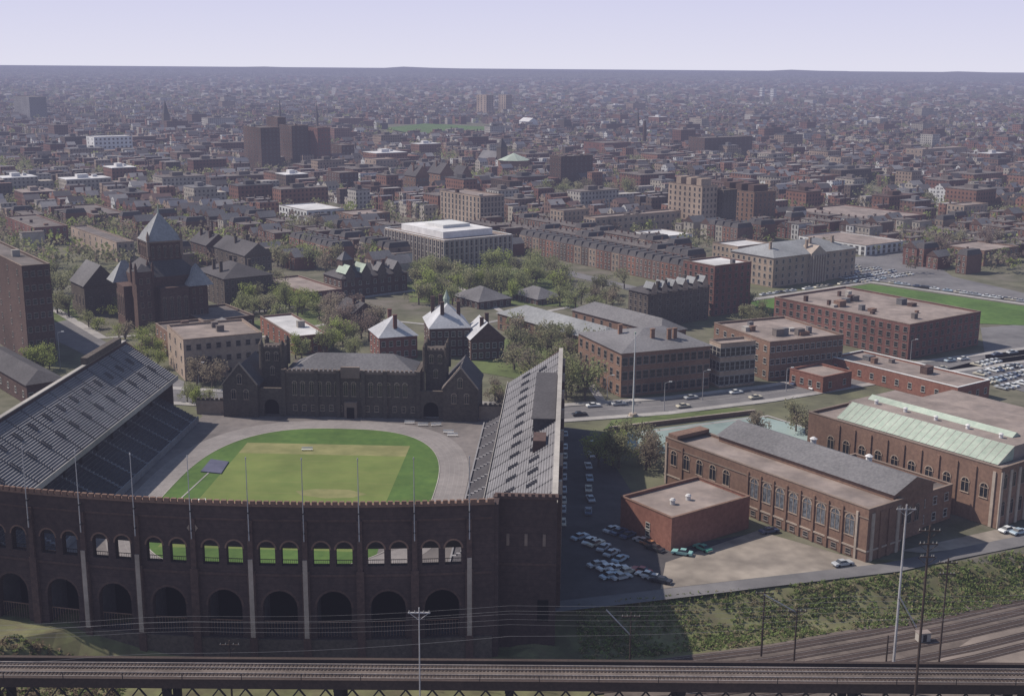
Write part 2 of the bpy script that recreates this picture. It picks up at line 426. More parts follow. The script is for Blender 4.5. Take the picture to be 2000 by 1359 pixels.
# ------------------------------------------------------------------ stadium (local x = v, y = u)
SA = -math.radians(2.67)
def sw(v, u, z=0): return Vector((v*math.cos(SA)-u*math.sin(SA), v*math.sin(SA)+u*math.cos(SA), z))
st = thing('stadium', 'dark brick horseshoe stadium with two tier stands around a green field', 'stadium', (0, 0, 0), SA)
foot((0, 0), SA, -140, 205, 0, 373)
VC = -60.5; RA = 250.0; U0 = 220.0
def uo(v, off=0): return U0+RA-math.sqrt(max(0, (RA-off)**2-(v-VC)**2))
def arch_panel(b, p0, p1, z0, z1, ops, th, mi=0, rmi=0):
    p0 = Vector(p0); p1 = Vector(p1); L = (p1-p0).length; d = (p1-p0)/L; n = Vector((-d.y, d.x))
    def pt(s, z, k): q = p0+d*s+n*(th*k); return (q.x, q.y, z)
    cuts = {0, L}
    for cx, w_, zb, zt in ops:
        for i in range(13): cuts.add(round(cx-math.cos(PI*i/12)*w_/2, 4))
    cuts = sorted(cuts)
    def top(o, s):
        cx, w_, zb, zt = o; r = w_/2; q = max(0, r*r-(s-cx)**2); return zt-r+math.sqrt(q)
    for a, c in zip(cuts, cuts[1:]):
        if c-a < 1e-3: continue
        mid = (a+c)/2; act = sorted([o for o in ops if abs(mid-o[0]) < o[1]/2], key=lambda o: o[2])
        la = lc = z0
        for o in act:
            for k in (0, 1): b.add([pt(a, la, k), pt(c, lc, k), pt(c, o[2], k), pt(a, o[2], k)], mi)
            b.add([pt(a, o[2], 0), pt(c, o[2], 0), pt(c, o[2], 1), pt(a, o[2], 1)], rmi)
            ta, tc_ = top(o, a), top(o, c)
            b.add([pt(a, ta, 0), pt(c, tc_, 0), pt(c, tc_, 1), pt(a, ta, 1)], rmi)
            la, lc = ta, tc_
        for k in (0, 1): b.add([pt(a, la, k), pt(c, lc, k), pt(c, z1, k), pt(a, z1, k)], mi)
    for cx, w_, zb, zt in ops:
        for s in (cx-w_/2, cx+w_/2):
            b.add([pt(s, zb, 0), pt(s, zt-w_/2, 0), pt(s, zt-w_/2, 1), pt(s, zb, 1)], rmi)
    b.add([pt(0, z1, 0), pt(L, z1, 0), pt(L, z1, 1), pt(0, z1, 1)], mi)
ang = [(i*11.25 if i < 0 else i*10.55)/RA for i in range(-7, 5)]
def av(a): return (VC+RA*math.sin(a), U0+RA-RA*math.cos(a))
ptsA = [av(a) for a in ang]+[(-13.6, uo(-13.6))]
def archring(cx, w_, zb, zt, t, y, m, rz, p0):
    r = w_/2; zc = zt-r; q = MB()
    for i in range(10):
        a0 = PI*i/10; a1 = PI*(i+1)/10; ro = r+t
        q.add([(cx+r*math.cos(a0), y, zc+r*math.sin(a0)), (cx+ro*math.cos(a0), y, zc+ro*math.sin(a0)), (cx+ro*math.cos(a1), y, zc+ro*math.sin(a1)), (cx+r*math.cos(a1), y, zc+r*math.sin(a1))])
    o = q.build('arch_ring', m, st, (p0[0], p0[1], 0)); o.rotation_euler[2] = rz
ZB, ZT = 15.0, 20.0
for i in range(len(ptsA)-1):
    p0, p1 = ptsA[i], ptsA[i+1]
    L = math.dist(p0, p1); ops = []
    if L > 9: ops = [(L/2, 6.8, -.2, 9.8), (L*.29, 3.2, ZB, ZT), (L*.71, 3.2, ZB, ZT)]
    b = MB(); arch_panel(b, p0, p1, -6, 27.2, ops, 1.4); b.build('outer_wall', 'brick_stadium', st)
    d = Vector((p1[0]-p0[0], p1[1]-p0[1])).normalized(); rz = math.atan2(d.y, d.x)
    def loc(q, nm, m): o = q.build(nm, m, st, (p0[0], p0[1], 0)); o.rotation_euler[2] = rz; return o
    c = MB(); c.box(0.5, -.16, 12.9, L-.5, -.01, 13.4); loc(c, 'string_course', 'brick_dark')
    c = MB(); c.box(0.5, -.12, 24.2, L-.5, -.01, 24.6); loc(c, 'string_course', 'brick_dark')
    c = MB(); c.box(.5, -.35, -6, L-.5, -.01, -.3, 0); loc(c, 'plinth', 'stone_dark')
    c = MB(); n = max(2, int(L/1.25)); s = L/n
    c.box(0, -.35, 27.2, L, 1.5, 27.5)
    for k in range(n): c.box(k*s+.25, -.3, 27.5, k*s+s-.15, .25, 28.3)
    loc(c, 'battlement', 'brick_brown')
    if L > 9:
        for cx in (L*.29, L*.71):
            archring(cx, 3.2, ZB, ZT, .35, -.02, 'brick_brown', rz, p0)
            c = MB(); c.box(cx-1.55, .6, ZB+1.0, cx+1.55, .7, ZB+1.12)
            for k in range(9): c.box(cx-1.5+k*.37, .6, ZB, cx-1.45+k*.37, .66, ZB+1.0)
            loc(c, 'railing', 'steel_dark')
        archring(L/2, 6.8, -.2, 9.8, .45, -.02, 'brick_dark', rz, p0)
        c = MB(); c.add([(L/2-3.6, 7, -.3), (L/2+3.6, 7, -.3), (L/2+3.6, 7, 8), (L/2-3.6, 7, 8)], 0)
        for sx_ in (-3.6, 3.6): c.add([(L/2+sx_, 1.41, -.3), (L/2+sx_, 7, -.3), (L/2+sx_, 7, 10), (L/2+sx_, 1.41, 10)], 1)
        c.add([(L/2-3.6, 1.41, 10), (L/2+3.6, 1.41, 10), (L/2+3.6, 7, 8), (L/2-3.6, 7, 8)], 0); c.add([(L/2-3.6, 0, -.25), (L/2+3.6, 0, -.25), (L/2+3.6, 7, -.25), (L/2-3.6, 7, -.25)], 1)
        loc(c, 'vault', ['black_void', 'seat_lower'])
        c = MB(); c.box(L/2-3.3, .9, 2.9, L/2+3.3, 1.0, 3.1)
        for k in range(12): c.box(L/2-3.2+k*.58, .9, -.2, L/2-3.12+k*.58, .97, 2.9)
        loc(c, 'gate', 'brick_brown')
for k, a in zip(range(-7, 5), ang):
    p = av(a)
    has_shaft = k in (-3, -2, 0, 1, 4)  # pilasters that carry a light-coloured stone shaft
    b = MB(); b.box(-.75, -.75, -6, .75, -.02, 14.2); b.box(-.5, -.6, 14.2, .5, -.02, 24.5); b.build('pilaster', 'brick_dark', st, (p[0], p[1], 0)).rotation_euler[2] = a
    if has_shaft:
        b = MB(); b.box(-.45, -.95, .3, .45, -.76, 16.6)
        b.build('stone_shaft', 'stone_trim', st, (p[0], p[1], 0)).rotation_euler[2] = a
    q = sw(p[0]+math.sin(a)*1.0, p[1]-1.0*math.cos(a))
    r = thing('flagpole', 'thin pale flagpole rising in front of the battlements of the curved stadium wall', 'flagpole', q, SA+a, 'flagpoles along the curved stadium wall')
    b = MB(); b.tube((0, 0, 20.5), (0, 0, 37), .13, .07, 6); b.build('pole', 'pole_pale', r)
    b = MB(); b.tube((0, 0, 37), (0, 0, 37.35), .18, .1, 6); b.build('finial', 'pole_pale', r)
    for z in (22, 26): b = MB(); b.box(-.2, -.1, z, .2, 1.0 if z < 23 else .7, z+.3); b.build('bracket', 'steel_dark', r)
b = MB(); vq = -71.8; yq = uo(vq)-.15
b.add([(vq-1.1, yq, 22.4), (vq, yq, 20.9), (vq+1.1, yq, 22.4), (vq, yq, 23.9)]); b.add([(vq-.6, yq-.06, 22.4), (vq, yq-.06, 21.6), (vq+.6, yq-.06, 22.4), (vq, yq-.06, 23.2)])
b.build('shield', 'stone_tan', st)
def stand(name, prof_fn, rows, q0, q1, z0, z1, mats, under=True):
    b = MB(); dq = (q1-q0)/rows; dz = (z1-z0)/rows; pr = []
    for i in range(rows):
        q = q0+i*dq; z = z0+i*dz
        pr += [(q, z, 0), (q+dq*.4, z, 0), (q+dq*.4, z+dz*.75, 1), (q+dq, z+dz*.75, 1)]
    pr.append((q1, z1, 0))
    lines = [[(p[0], p[1], z) for p in prof_fn(q)] for q, z, m_ in pr]
    for i in range(len(lines)-1):
        mi = 1 if (i % 4) in (1, 2) else 0
        for k in range(len(lines[i])-1):
            b.add([lines[i][k], lines[i][k+1], lines[i+1][k+1], lines[i+1][k]], mi)
    A = [(p[0], p[1], z0-.9) for p in prof_fn(q0)]; B = [(p[0], p[1], z1-.9) for p in prof_fn(q1)]; T = lines[0]
    for k in range(len(A)-1):
        b.add([A[k], A[k+1], B[k+1], B[k]], 0); b.add([A[k], A[k+1], T[k+1], T[k]], 1)
    return b.build(name, mats, st)
UF = 367.0; ZU = 24.3
for side in (1, -1):
    vi, vo = (-18.3, -2.6) if side > 0 else (-121.7, -137.4)
    li, lo_ = (-25.3, -8) if side > 0 else (-115.5, -134)
    un = 230.8 if side > 0 else 240
    stand('upper_stand', lambda q, a=vi, b_=vo: [(a+(b_-a)*q, un), (a+(b_-a)*q, UF)], 26, 0, 1, 14, ZU, ['seat_step', 'seat_board'])
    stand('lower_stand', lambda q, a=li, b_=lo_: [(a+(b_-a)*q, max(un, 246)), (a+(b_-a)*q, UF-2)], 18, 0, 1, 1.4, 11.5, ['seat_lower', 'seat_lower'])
    b = MB()
    x0, x1 = (vo+.1, vo+1.0) if side > 0 else (vo-1.0, vo-.1)
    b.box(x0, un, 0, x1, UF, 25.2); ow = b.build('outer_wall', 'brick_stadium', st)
    xo = x1 if side > 0 else x0
    for k in range(14):
        u = un+7+k*9.2
        b = MB(); s = side; b.box(min(xo, xo+s*.9)+.01*s, u-.6, 0, max(xo, xo+s*.9)+.01*s, u+.6, 24.4); b.build('buttress', 'stone_trim' if k % 2 else 'brick_dark', ow)
        for z0_, z1_ in ((3, 10), (14, 19)):
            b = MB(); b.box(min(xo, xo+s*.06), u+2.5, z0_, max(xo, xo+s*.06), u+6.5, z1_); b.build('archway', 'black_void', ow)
    b = MB(); b.box(x0-.15, un, 25.2, x1+.15, UF, 25.45); b.build('parapet_coping', 'concrete', ow)
    b = MB(); f = vi; b.box(min(f, f-side*.15), un, 13.1, max(f, f-side*.15), UF, 14.6); b.build('front_rail', 'concrete', st)
    for k in range(11):
        u = 246+k*11; xc = vi+side*5; b = MB(); b.box(xc-.3, u-.3, 0, xc+.3, u+.3, 16.0); b.build('column', 'steel_dark', st)
    b = MB(); poly = [(vi+side*2, 0), (vi+side*2, 14.4), (vo, 24.6), (vo+side*.9, 25.2), (vo+side*.9, 0)]
    for k in (UF+.02, UF+.8): b.add([(x, k, z) for x, z in poly])
    for i in range(5):
        a, c = poly[i], poly[(i+1) % 5]; b.add([(a[0], UF+.02, a[1]), (c[0], UF+.02, c[1]), (c[0], UF+.8, c[1]), (a[0], UF+.8, a[1])])
    b.build('end_wall', 'brick_dark', st)
    def zz(q): return 14+(ZU-14)*q
    for k in range(15):
        u = 240+k*8.6
        b = MB()
        for i in range(26):
            q0 = i/26; xa = vi+(vo-vi)*q0; xb = vi+(vo-vi)*(q0+1/26)
            b.box(min(xa, xb), u-.3, zz(q0)+.05, max(xa, xb), u+.3, zz(q0)+.33)
        b.build('aisle', 'seat_step', st)
        for q0, du in ((.3, 0.0), (.62, 4.3)):
            if u+du > UF-3: continue
            b = MB()
            for i in range(5):
                qa = q0+.15*i/5; xa = vi+(vo-vi)*qa; xb = vi+(vo-vi)*(qa+.03)
                b.box(min(xa, xb), u+du-.4, zz(qa)+.05, max(xa, xb), u+du+.4, zz(qa)+.42, 0)
                for sy in (-1, 1): b.box(min(xa, xb), u+du+sy*.48-.06, zz(qa), max(xa, xb), u+du+sy*.48+.06, zz(qa)+.75, 1)
            b.build('entry', ['seat_lower', 'seat_step'], st)
    for k in range(12):
        u = 249+k*10; b = MB()
        for i in range(18):
            q0 = i/18; xa = li+(lo_-li)*q0; xb = li+(lo_-li)*(q0+1/18); z = 1.4+10.1*q0
            b.box(min(xa, xb), u-.4, z+.1, max(xa, xb), u+.4, z+.5)
        b.build('aisle', 'seat_board', st)
    b = MB(); f = li; b.box(min(f, f-side*.4), max(un, 246), 0, max(f, f-side*.4), UF-2, 1.9); b.build('front_wall', 'seat_board', st)
vs = [-121+4.3*i for i in range(25)]
stand('upper_stand', lambda q: [(v, uo(v)+16-14*q) for v in vs], 18, 0, 1, 13.0, 25.6, ['seat_step', 'seat_board'])
vs2 = [-113+3.9*i for i in range(23)]
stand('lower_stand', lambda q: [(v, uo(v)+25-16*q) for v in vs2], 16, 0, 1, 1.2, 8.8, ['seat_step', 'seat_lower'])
def tower(v0, v1, u0, u1, h, s):
    b = MB(); b.box(v0, u0, -5, v1, u1, h); tw = b.build('corner_tower', 'brick_stadium', st)
    b = MB(); b.box(v0-.3, u0-.3, h, v1+.3, u1+.3, h+.4)
    n = 9
    for i in range(n): b.box(v0+(v1-v0)*i/n+.3, u0-.25, h+.4, v0+(v1-v0)*(i+1)/n-.3, u0+.3, h+1.1)
    b.build('battlement', 'brick_dark', tw)
    for k in range(3):
        vv = v0+(v1-v0)*(.2+.3*k); b = MB(); b.box(vv-.3, u0-.1, 17, vv+.3, u0-.01, 19.5); b.build('slit_window', 'trim_dull', tw)
    b = MB(); b.box(v1-3.6, u0-.12, 1, v1-1.4, u0-.02, 5.5); b.build('doorway', 'black_void', tw)
    b = MB(); b.box(v0, u0-.15, 12.9, v1, u0-.01, 13.4); b.build('string_course', 'brick_dark', tw)
tower(-13.6, -1.6, 228.6, 230.6, 26.8, 1)
tower(-140, -126, 233, 240, 26.6, -1)
b = MB(); b.box(-14.2, uo(-14)+.2, -5, -12.9, 230.7, 27.0); b.build('return_wall', 'brick_stadium', st)
b = MB(); b.box(-8.2, 292, 20, -3.4, 338, 24.6); b.box(-8.6, 291.6, 24.6, -2.8, 338.4, 24.85); pb_ = b.build('press_box', 'slate_dark', st)
b = MB(); b.box(-8.3, 293, 22.4, -8.21, 337, 24.2); b.build('press_box_window', 'glass', pb_)
b = MB(); b.box(-7.8, 276, 20, -4.8, 283, 24.0); b.build('camera_booth', 'brick_dark', st)
b = MB(); b.box(-139.0, 335, 25.5, -137.0, 362, 27.4); b.build('press_box', 'stone_dark', st)

# field sheets
def sup(a_, b_, n, k=96, cy=306.0, cx=-69.5):
    r = []
    for i in range(k):
        t = 2*PI*i/k; c, s = math.cos(t), math.sin(t)
        r.append(sw(cx+a_*math.copysign(abs(c)**(2/n), c), cy+b_*math.copysign(abs(s)**(2/n), s)))
    return r
sheet('cinder_ground', [sw(-116, 232), sw(-24.9, 232), sw(-24.9, 372), (sw(-20, 380)), sw(-30, 401), sw(-112, 401), sw(-121, 380), sw(-116, 372)], .0, 'cinder')
def ring(name, a0, b0, a1, b1, z, m, n=2.7):
    A = sup(a0, b0, n); B = sup(a1, b1, n); b = MB()
    for i in range(len(A)):
        j = (i+1) % len(A); b.add([(q.x, q.y, z) for q in (A[i], A[j], B[j], B[i])])
    tag(b.build(name, m), kind='structure')
ring('running_track', 35.3, 55.3, 43.2, 63.5, .05, 'track_lane')
for k in range(1, 6): ring('lane_marking', 35.3+1.3*k, 55.3+1.35*k, 35.36+1.3*k, 55.36+1.35*k, .06, 'pavement')
ring('track_kerb', 34.95, 54.95, 35.2, 55.2, .12, 'concrete')
sheet('grass_field', sup(34.95, 54.95, 2.7), .05, 'grass')
sheet('grass_pitch', [sw(-94.5, 264), sw(-46, 264), sw(-46, 335), sw(-94.5, 335)], .058, 'grass_pitch')
sheet('worn_grass', [sw(-94.5, 335), sw(-46, 335), sw(-46, 345), sw(-94.5, 345)], .06, 'grass_dry')
sheet('worn_grass', [sw(-69, 301), sw(-62, 299), sw(-55, 300), sw(-52, 303), sw(-57, 306), sw(-66, 306), sw(-71, 304)], .064, 'grass_dry')
sheet('worn_grass', [sw(-44, 296), sw(-39, 290), sw(-37, 268), sw(-43, 262)], .064, 'cinder')
for y in range(275, 336, 9): sheet('yard_line', [sw(-94, y), sw(-46.5, y), sw(-46.5, y+.14), sw(-94, y+.14)], .068, 'grass_dry')
sheet('field_edge_line', [sw(-101, 270), sw(-100.6, 270), sw(-97.6, 320), sw(-98, 320)], .12, 'pavement')
b = MB(); pts = [P(392, 922), P(432, 926), P(447, 903), P(412, 898)]
b.prism([(p.x, p.y) for p in pts], .07, .35); tag(b.build('tarpaulin', 'tarp'), 'slate blue tarpaulin spread at the left edge of the field grass', 'tarpaulin')
p = P(388, 982); r = thing('landing_mat', 'white landing mat at the near left edge of the field', 'mat', p, .2)
b = MB(); b.box(-1.8, -1, .05, 1.8, 1, .8); b.build('pad', 'white_wall', r); b = MB(); b.box(-1.9, -1.1, .02, 1.9, 1.1, .05); b.build('base', 'tarp', r)
for i, (x, y) in enumerate([(800, 828), (826, 832), (852, 832), (876, 846), (884, 852), (600, 880)]):
    r = thing('bench', ['white bench beside the track before the hall', 'white bench second from the left by the track', 'white bench at the middle of the far bend', 'white bench nearer the far right bend', 'rightmost white bench at the far bend of the track', 'small white bench standing on the dry grass band'][i], 'bench', P(x, y), rnd.uniform(-.3, .3))
    b = MB(); b.box(-1.6, -.3, .42, 1.6, .3, .5); b.build('seat', 'white_wall', r)
    for s in (-1.3, 1.3): b = MB(); b.box(s-.05, -.25, 0, s+.05, .25, .42); b.build('leg', 'steel_dark', r)
    b = MB(); b.box(-1.6, .28, .7, 1.6, .34, 1.1); b.build('backrest', 'white_wall', r)

# ------------------------------------------------------------------ gatehouse hall at the far end
wh = thing('collegiate_hall', 'long grey stone gymnasium hall with twin towers closing the stadium', 'hall', (0, 0, 0), SA)
foot((0, 0), SA, -112, 368, -26, 396)
b = MB(); b.box(-90, 374, 0, -47, 392, 14.2); b.build('wall', 'stone_dark', wh)
b = MB(); hiproof(b, -88.6, 376, -48.4, 391.6, 14.3, 4.4, over=0); b.build('roof', 'slate', wh)
b = MB(); n = 30
b.box(-90.1, 373.9, 14.2, -46.9, 374.7, 14.8)
for i in range(n): b.box(-90+43*i/n+.2, 373.9, 14.8, -90+43*(i+1)/n-.45, 374.6, 15.5)
b.build('battlement', 'trim_dull', wh)
for v in (-90, -79.5, -72.5, -64.5, -57.5, -47):
    b = MB(); b.box(v-.6, 373.2, 0, v+.6, 373.99, 15.4); b.build('buttress', 'stone_dark', wh)
sp = [(-86.5+i*2.55+(i//2)*.35, 374, 7.0, 0) for i in range(14)]
put_windows(wh, sp, 1.2, 4.4, fm='stone_tan', arch=True)
put_windows(wh, [(-86.5+i*2.9, 374, 2.0, 0) for i in range(14) if i not in (6, 7)], 1.1, 1.7, fm='stone_tan')
b = MB(); b.box(-70.5, 372.4, 0, -66.5, 373.98, 5.2); b.box(-69.7, 372.3, .1, -67.3, 372.39, 3.6, 1); b.build('doorway', ['trim_dull', 'black_void'], wh)
b = MB(); b.box(-71.5, 373.0, 13.0, -65.5, 373.9, 16.6); b.build('parapet_gable', 'trim_dull', wh)
for s in (-1, 1):
    def mv(v): return -68.5+s*v
    def mb(b, va, ua, za, vb, ub, zb, mi=0): b.box(min(mv(va), mv(vb)), ua, za, max(mv(va), mv(vb)), ub, zb, mi)
    b = MB(); mb(b, 23.0, 380, 0, 29.8, 387.5, 20.8); tw = b.build('tower', 'stone_dark', wh)
    for cx in (23.0, 29.8):
        for cy in (380, 387.5):
            q = MB(); x = mv(cx); q.tube((x, cy, 14), (x, cy, 22.0), .8, .8, 8); q.tube((x, cy, 22.0), (x, cy, 23.4), .9, .15, 8); q.build('turret', 'stone_dark', tw)
    b = MB(); mb(b, 23.8, 379.9, 20.8, 29.0, 380.5, 21.1)
    for i in range(4): mb(b, 23.9+i*1.3, 379.9, 21.1, 24.6+i*1.3, 380.5, 21.8)
    b.build('battlement', 'trim_dull', tw)
    put_windows(wh, [(mv(26.4), 380, 12.0, 0), (mv(25.0), 380, 16.8, 0), (mv(27.8), 380, 16.8, 0)], 1.1, 2.6, fm='stone_tan', arch=True)
    b = MB(); x0, x1 = sorted((mv(21.6), mv(29.4))); arch_panel(b, (x0, 373.4), (x1, 373.4), 0, 9.2, [((x1-x0)/2, 4.8, .05, 5.6)], 1.2); b.build('gate_wall', 'stone_dark', wh)
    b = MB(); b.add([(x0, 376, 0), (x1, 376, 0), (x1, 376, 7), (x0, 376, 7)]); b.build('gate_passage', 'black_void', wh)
    x0, x1 = sorted((mv(29.5), mv(40.5)))
    b = MB(); b.box(x0, 371.5, 0, x1, 392, 10.5); b.add([(x0, 371.5, 10.5), (x1, 371.5, 10.5), ((x0+x1)/2, 371.5, 17.2)]); b.build('wall', 'stone_dark', wh)
    b = MB(); xm = (x0+x1)/2
    b.add([(x0-.5, 371.7, 10.2), (xm, 371.7, 16.8), (xm, 392.3, 16.8), (x0-.5, 392.3, 10.2)]); b.add([(x1+.5, 371.7, 10.2), (xm, 371.7, 16.8), (xm, 392.3, 16.8), (x1+.5, 392.3, 10.2)])
    b.build('roof', 'slate_dark', wh)
    b = MB()
    for xa, za, xb, zb in ((x0-.2, 10.3, xm, 17.5), (xm, 17.5, x1+.2, 10.3)):
        b.add([(xa, 371.2, za), (xb, 371.2, zb), (xb, 371.2, zb+.5), (xa, 371.2, za+.5)]); b.add([(xa, 371.2, za+.5), (xb, 371.2, zb+.5), (xb, 372.0, zb+.5), (xa, 372.0, za+.5)])
    b.build('gable_coping', 'stone_tan', wh)
    put_windows(wh, [(xm-2, 371.5, 6.0, 0), (xm+2, 371.5, 6.0, 0), (xm, 371.5, 11.0, 0)], 1.3, 3, fm='stone_tan', arch=True)
    put_windows(wh, [(x0, 376+i*4, 5, -PI/2) for i in range(4)], 1.3, 3, fm='stone_tan', arch=True)
    xa, xb = sorted((mv(40.7), mv(50)))
    t2 = thing('boundary_wall', ['low stone wall with battlements between the hall and the left stand', 'low stone wall with battlements between the hall and the right stand'][s > 0], 'wall', (0, 0, 0), SA)
    b = MB(); b.box(xa, 374, 0, xb, 374.8, 4.5); b.build('wall', 'stone_tan', t2)
    b = MB(); b.box(xa, 373.9, 4.5, xb, 374.9, 4.7)
    for i in range(6): b.box(xa+i*1.5+.2, 374, 4.7, xa+i*1.5+1, 374.8, 5.4)
    b.build('battlement', 'stone_dark', t2)

# ------------------------------------------------------------------ the arched gyms on the right
f = frame_px((1690, 1098, 995), 1300, 1790)
g1 = thing('gymnasium', 'brown brick gymnasium with a row of arched windows and grey ridge roof', 'gymnasium', f.N, f.a)
foot(f.N, f.a, 0, 0, 42, f.la)
block(g1, 0, 0, 0, f.lb*.72, f.la, f.h, 'brick_brown', 'gravel_roof', units=0)
Lw = f.la
put_windows(g1, [(0, Lw*(.075+.063*i), 5.2, -PI/2) for i in range(8)], 2.5, 5.0, arch=True, fm='stone_tan', gm='glass_pale')
put_windows(g1, [(0, Lw*(.66+.072*i), 5.8, -PI/2) for i in range(5)], 2.1, 4.0, arch=True, fm='stone_tan', gm='glass')
for i in range(11):
    y = Lw*(.045+.063*i) if i < 9 else Lw*(.9+.09*(i-9)); q = MB(); q.box(-.3, y-.3, 0, -.01, y+.3, f.h-1.2); q.build('pilaster', 'stone_trim' if i in (0, 10) else 'brick_brown', g1)
q = MB(); q.box(-.2, -.2, 2.4, -.01, Lw, 2.8); q.box(-.2, -.2, 2.4, f.lb*.72, -.01, 2.8); q.build('string_course', 'stone_trim', g1)
q = MB(); q.box(-.16, -.16, f.h-2.4, -.01, Lw, f.h-2.15); q.build('string_course', 'trim_dull', g1)
put_windows(g1, [(0, Lw*(.075+.063*i), .7, -PI/2) for i in range(8)], 1.3, 1.0, fm='frame_dull')
hx0 = f.lb*.62; hx1 = hx0+15
q = MB(); q.box(hx0, 1.5, f.h-1.5, hx1, Lw*.86, f.h+1); q.build('clerestory_wall', 'brick_brown', g1)
q = MB(); hiproof(q, hx0, 1.5, hx1, Lw*.86, f.h+1.01, 3.0, kind='gable'); q.build('roof', ['slate', 'brick_brown'], g1)
block(g1, f.lb*.72+.01, 4, 0, 14, Lw*.8, f.h*.93, 'brick_brown', 'gravel_roof')
block(g1, f.lb*.72+14.03, 6, 0, 14, Lw*.45, f.h*.7, 'brick_brown', 'tar', floors=2, nl=0, nr=3)
for i in range(4):
    x = f.lb*.72*(i+.5)/4
    q = MB(); q.box(x-.5, -.3, 0, x+.5, -.01, f.h-1.2); q.build('pilaster', 'stone_trim' if i in (0, 3) else 'brick_brown', g1)
put_windows(g1, [(f.lb*.72+2.2+i*3, 4, 4, 0) for i in range(4)], 1.5, 4.0, arch=True, fm='trim_dull')
for y in (.35, .62): q = MB(); q.tube((hx1+4, Lw*y, f.h-2), (hx1+4, Lw*y, f.h+.9), .8, .8, 8); q.tube((hx1+4, Lw*y, f.h+.9), (hx1+4, Lw*y, f.h+1.4), 1.1, .3, 8); q.build('roof_vent', 'white_roof', g1)
q = MB(); q.box(0.5, Lw-4, f.h+.26, f.lb*.72, Lw-.5, f.h+1.2); q.build('parapet_gable', 'brick_brown', g1)

r, f2 = bld('brick_annex', 'plain red brick box building with flat grey roof beside the car park', 'building', (1310, 1077, 1012), 1213, 1465, 'brick_red', 'gravel_roof', trim='brick_brown')
put_windows(r, [(0, f2.la*.45, 3.2, -PI/2), (0, f2.la*.45, 1.2, -PI/2)], 1.2, 1.3)
for k in (.3, .5): q = MB(); q.tube((f2.lb*k, f2.la*.45, f2.h-.6), (f2.lb*k, f2.la*.45, f2.h+.5), .6, .6, 8); q.tube((f2.lb*k, f2.la*.45, f2.h+.5), (f2.lb*k, f2.la*.45, f2.h+.9), .8, .4, 8); q.build('roof_vent', 'white_roof', r)

f = frame_px((1945, 1032, 915), 1580, 2040)
g2 = thing('gymnasium', 'larger brick gymnasium with sloping pale green copper roof strip', 'gymnasium', f.N, f.a)
foot(f.N, f.a, 0, 0, f.lb+25, f.la)
Lw = f.la
block(g2, 0, 0, 0, f.lb, f.la, f.h, 'brick_brown', 'gravel_roof')
put_windows(g2, [(0, Lw*(.07+.088*i), 6.9, -PI/2) for i in range(10)], 2.1, 3.6, arch=True, fm='stone_tan', gm='glass')
put_windows(g2, [(f.lb*(i+.5)/5, 0, 3+7*k, 0) for i in range(5) for k in range(2)], 1.6, 3.6, arch=True, fm='trim_dull')
for i in range(10): q = MB(); y = Lw*(.028+.088*i); q.box(-.3, y-.4, 0, -.01, y+.4, f.h-1.2); q.build('pilaster', 'stone_trim' if i < 1 else 'brick_brown', g2)
for i in range(5): q = MB(); x = f.lb*(i)/5+.5; q.box(x-.5, -.3, 0, x+.5, -.01, f.h-1); q.build('pilaster', 'stone_trim', g2)
q = MB(); x0, x1 = 3, 9.5; q.add([(x0, 3, f.h-.4), (x1, 3, f.h+3.2), (x1, Lw*.88, f.h+3.2), (x0, Lw*.88, f.h-.4)]); q.add([(x0, 3, f.h-.4), (x1, 3, f.h-.4), (x1, 3, f.h+3.2)]); q.add([(x0, Lw*.88, f.h-.4), (x1, Lw*.88, f.h-.4), (x1, Lw*.88, f.h+3.2)])
cr_ = q.build('copper_roof', 'copper', g2)
for i in range(25):
    y = 3+(Lw*.88-3)*i/24; q = MB(); q.add([(x0, y-.08, f.h-.36), (x1, y-.08, f.h+3.26), (x1, y+.08, f.h+3.26), (x0, y+.08, f.h-.36)]); q.build('roof_seam', 'concrete', cr_)
q = MB(); q.box(9.51, 3, f.h-.5, 30, Lw*.9, f.h+3.2); q.build('upper_hall', 'gravel_roof', g2)
q = MB(); hiproof(q, 16, 8, 18.5, Lw*.86, f.h+3.21, 1.1, kind='gable'); q.build('skylight', ['copper', 'copper'], g2)
for i in range(5): q = MB(); q.tube((13, Lw*(.15+.16*i), f.h+3.2), (13, Lw*(.15+.16*i), f.h+4.2), .5, .5, 8); q.tube((13, Lw*(.15+.16*i), f.h+4.2), (13, Lw*(.15+.16*i), f.h+4.5), .7, .3, 8); q.build('roof_vent', 'white_roof', g2)
q = MB(); q.box(30.01, 10, 0, 58, Lw*.9, f.h-1); q.build('rear_wing', ['brick_brown'], g2)
q = MB(); q.box(29.9+.3, 10.3, f.h-.99, 57.7, Lw*.9-.3, f.h-.8); q.build('roof', ['gravel_roof'], g2)

# ------------------------------------------------------------------ campus buildings by ground position
LB = bld
FD = dict(fm='frame_dull')
R_ = math.radians
LB('brick_building', 'tall dark brick building cut by the left edge of the photo', 'building', (58, 712, 520), -120, 97, 'brick_dark', 'tar', floors=7, nl=10, nr=4, units=2, wkw=FD)
LB('low_building', 'low dark building with a hipped roof behind the left stand', 'building', (55, 792, 752), -60, 125, 'brick_dark', 'slate_dark', roof='hip', rh=3, floors=1, nl=8, nr=5, a=R_(40), maxd=60)
LB('museum_wing', 'tan brick building with flat roof just left of the stadium hall', 'building', (362, 744, 664), 326, 512, 'stone_tan', 'gravel_roof', floors=3, nl=3, nr=8, units=3, a=R_(27), ww=1.5, wkw=FD)
LB('museum_wing', 'low dark wing behind the tan brick building at the left', 'building', (335, 700, 652), 285, 420, 'brick_brown', 'tar', floors=2, nl=4, nr=4, units=1, a=R_(30), maxd=22)
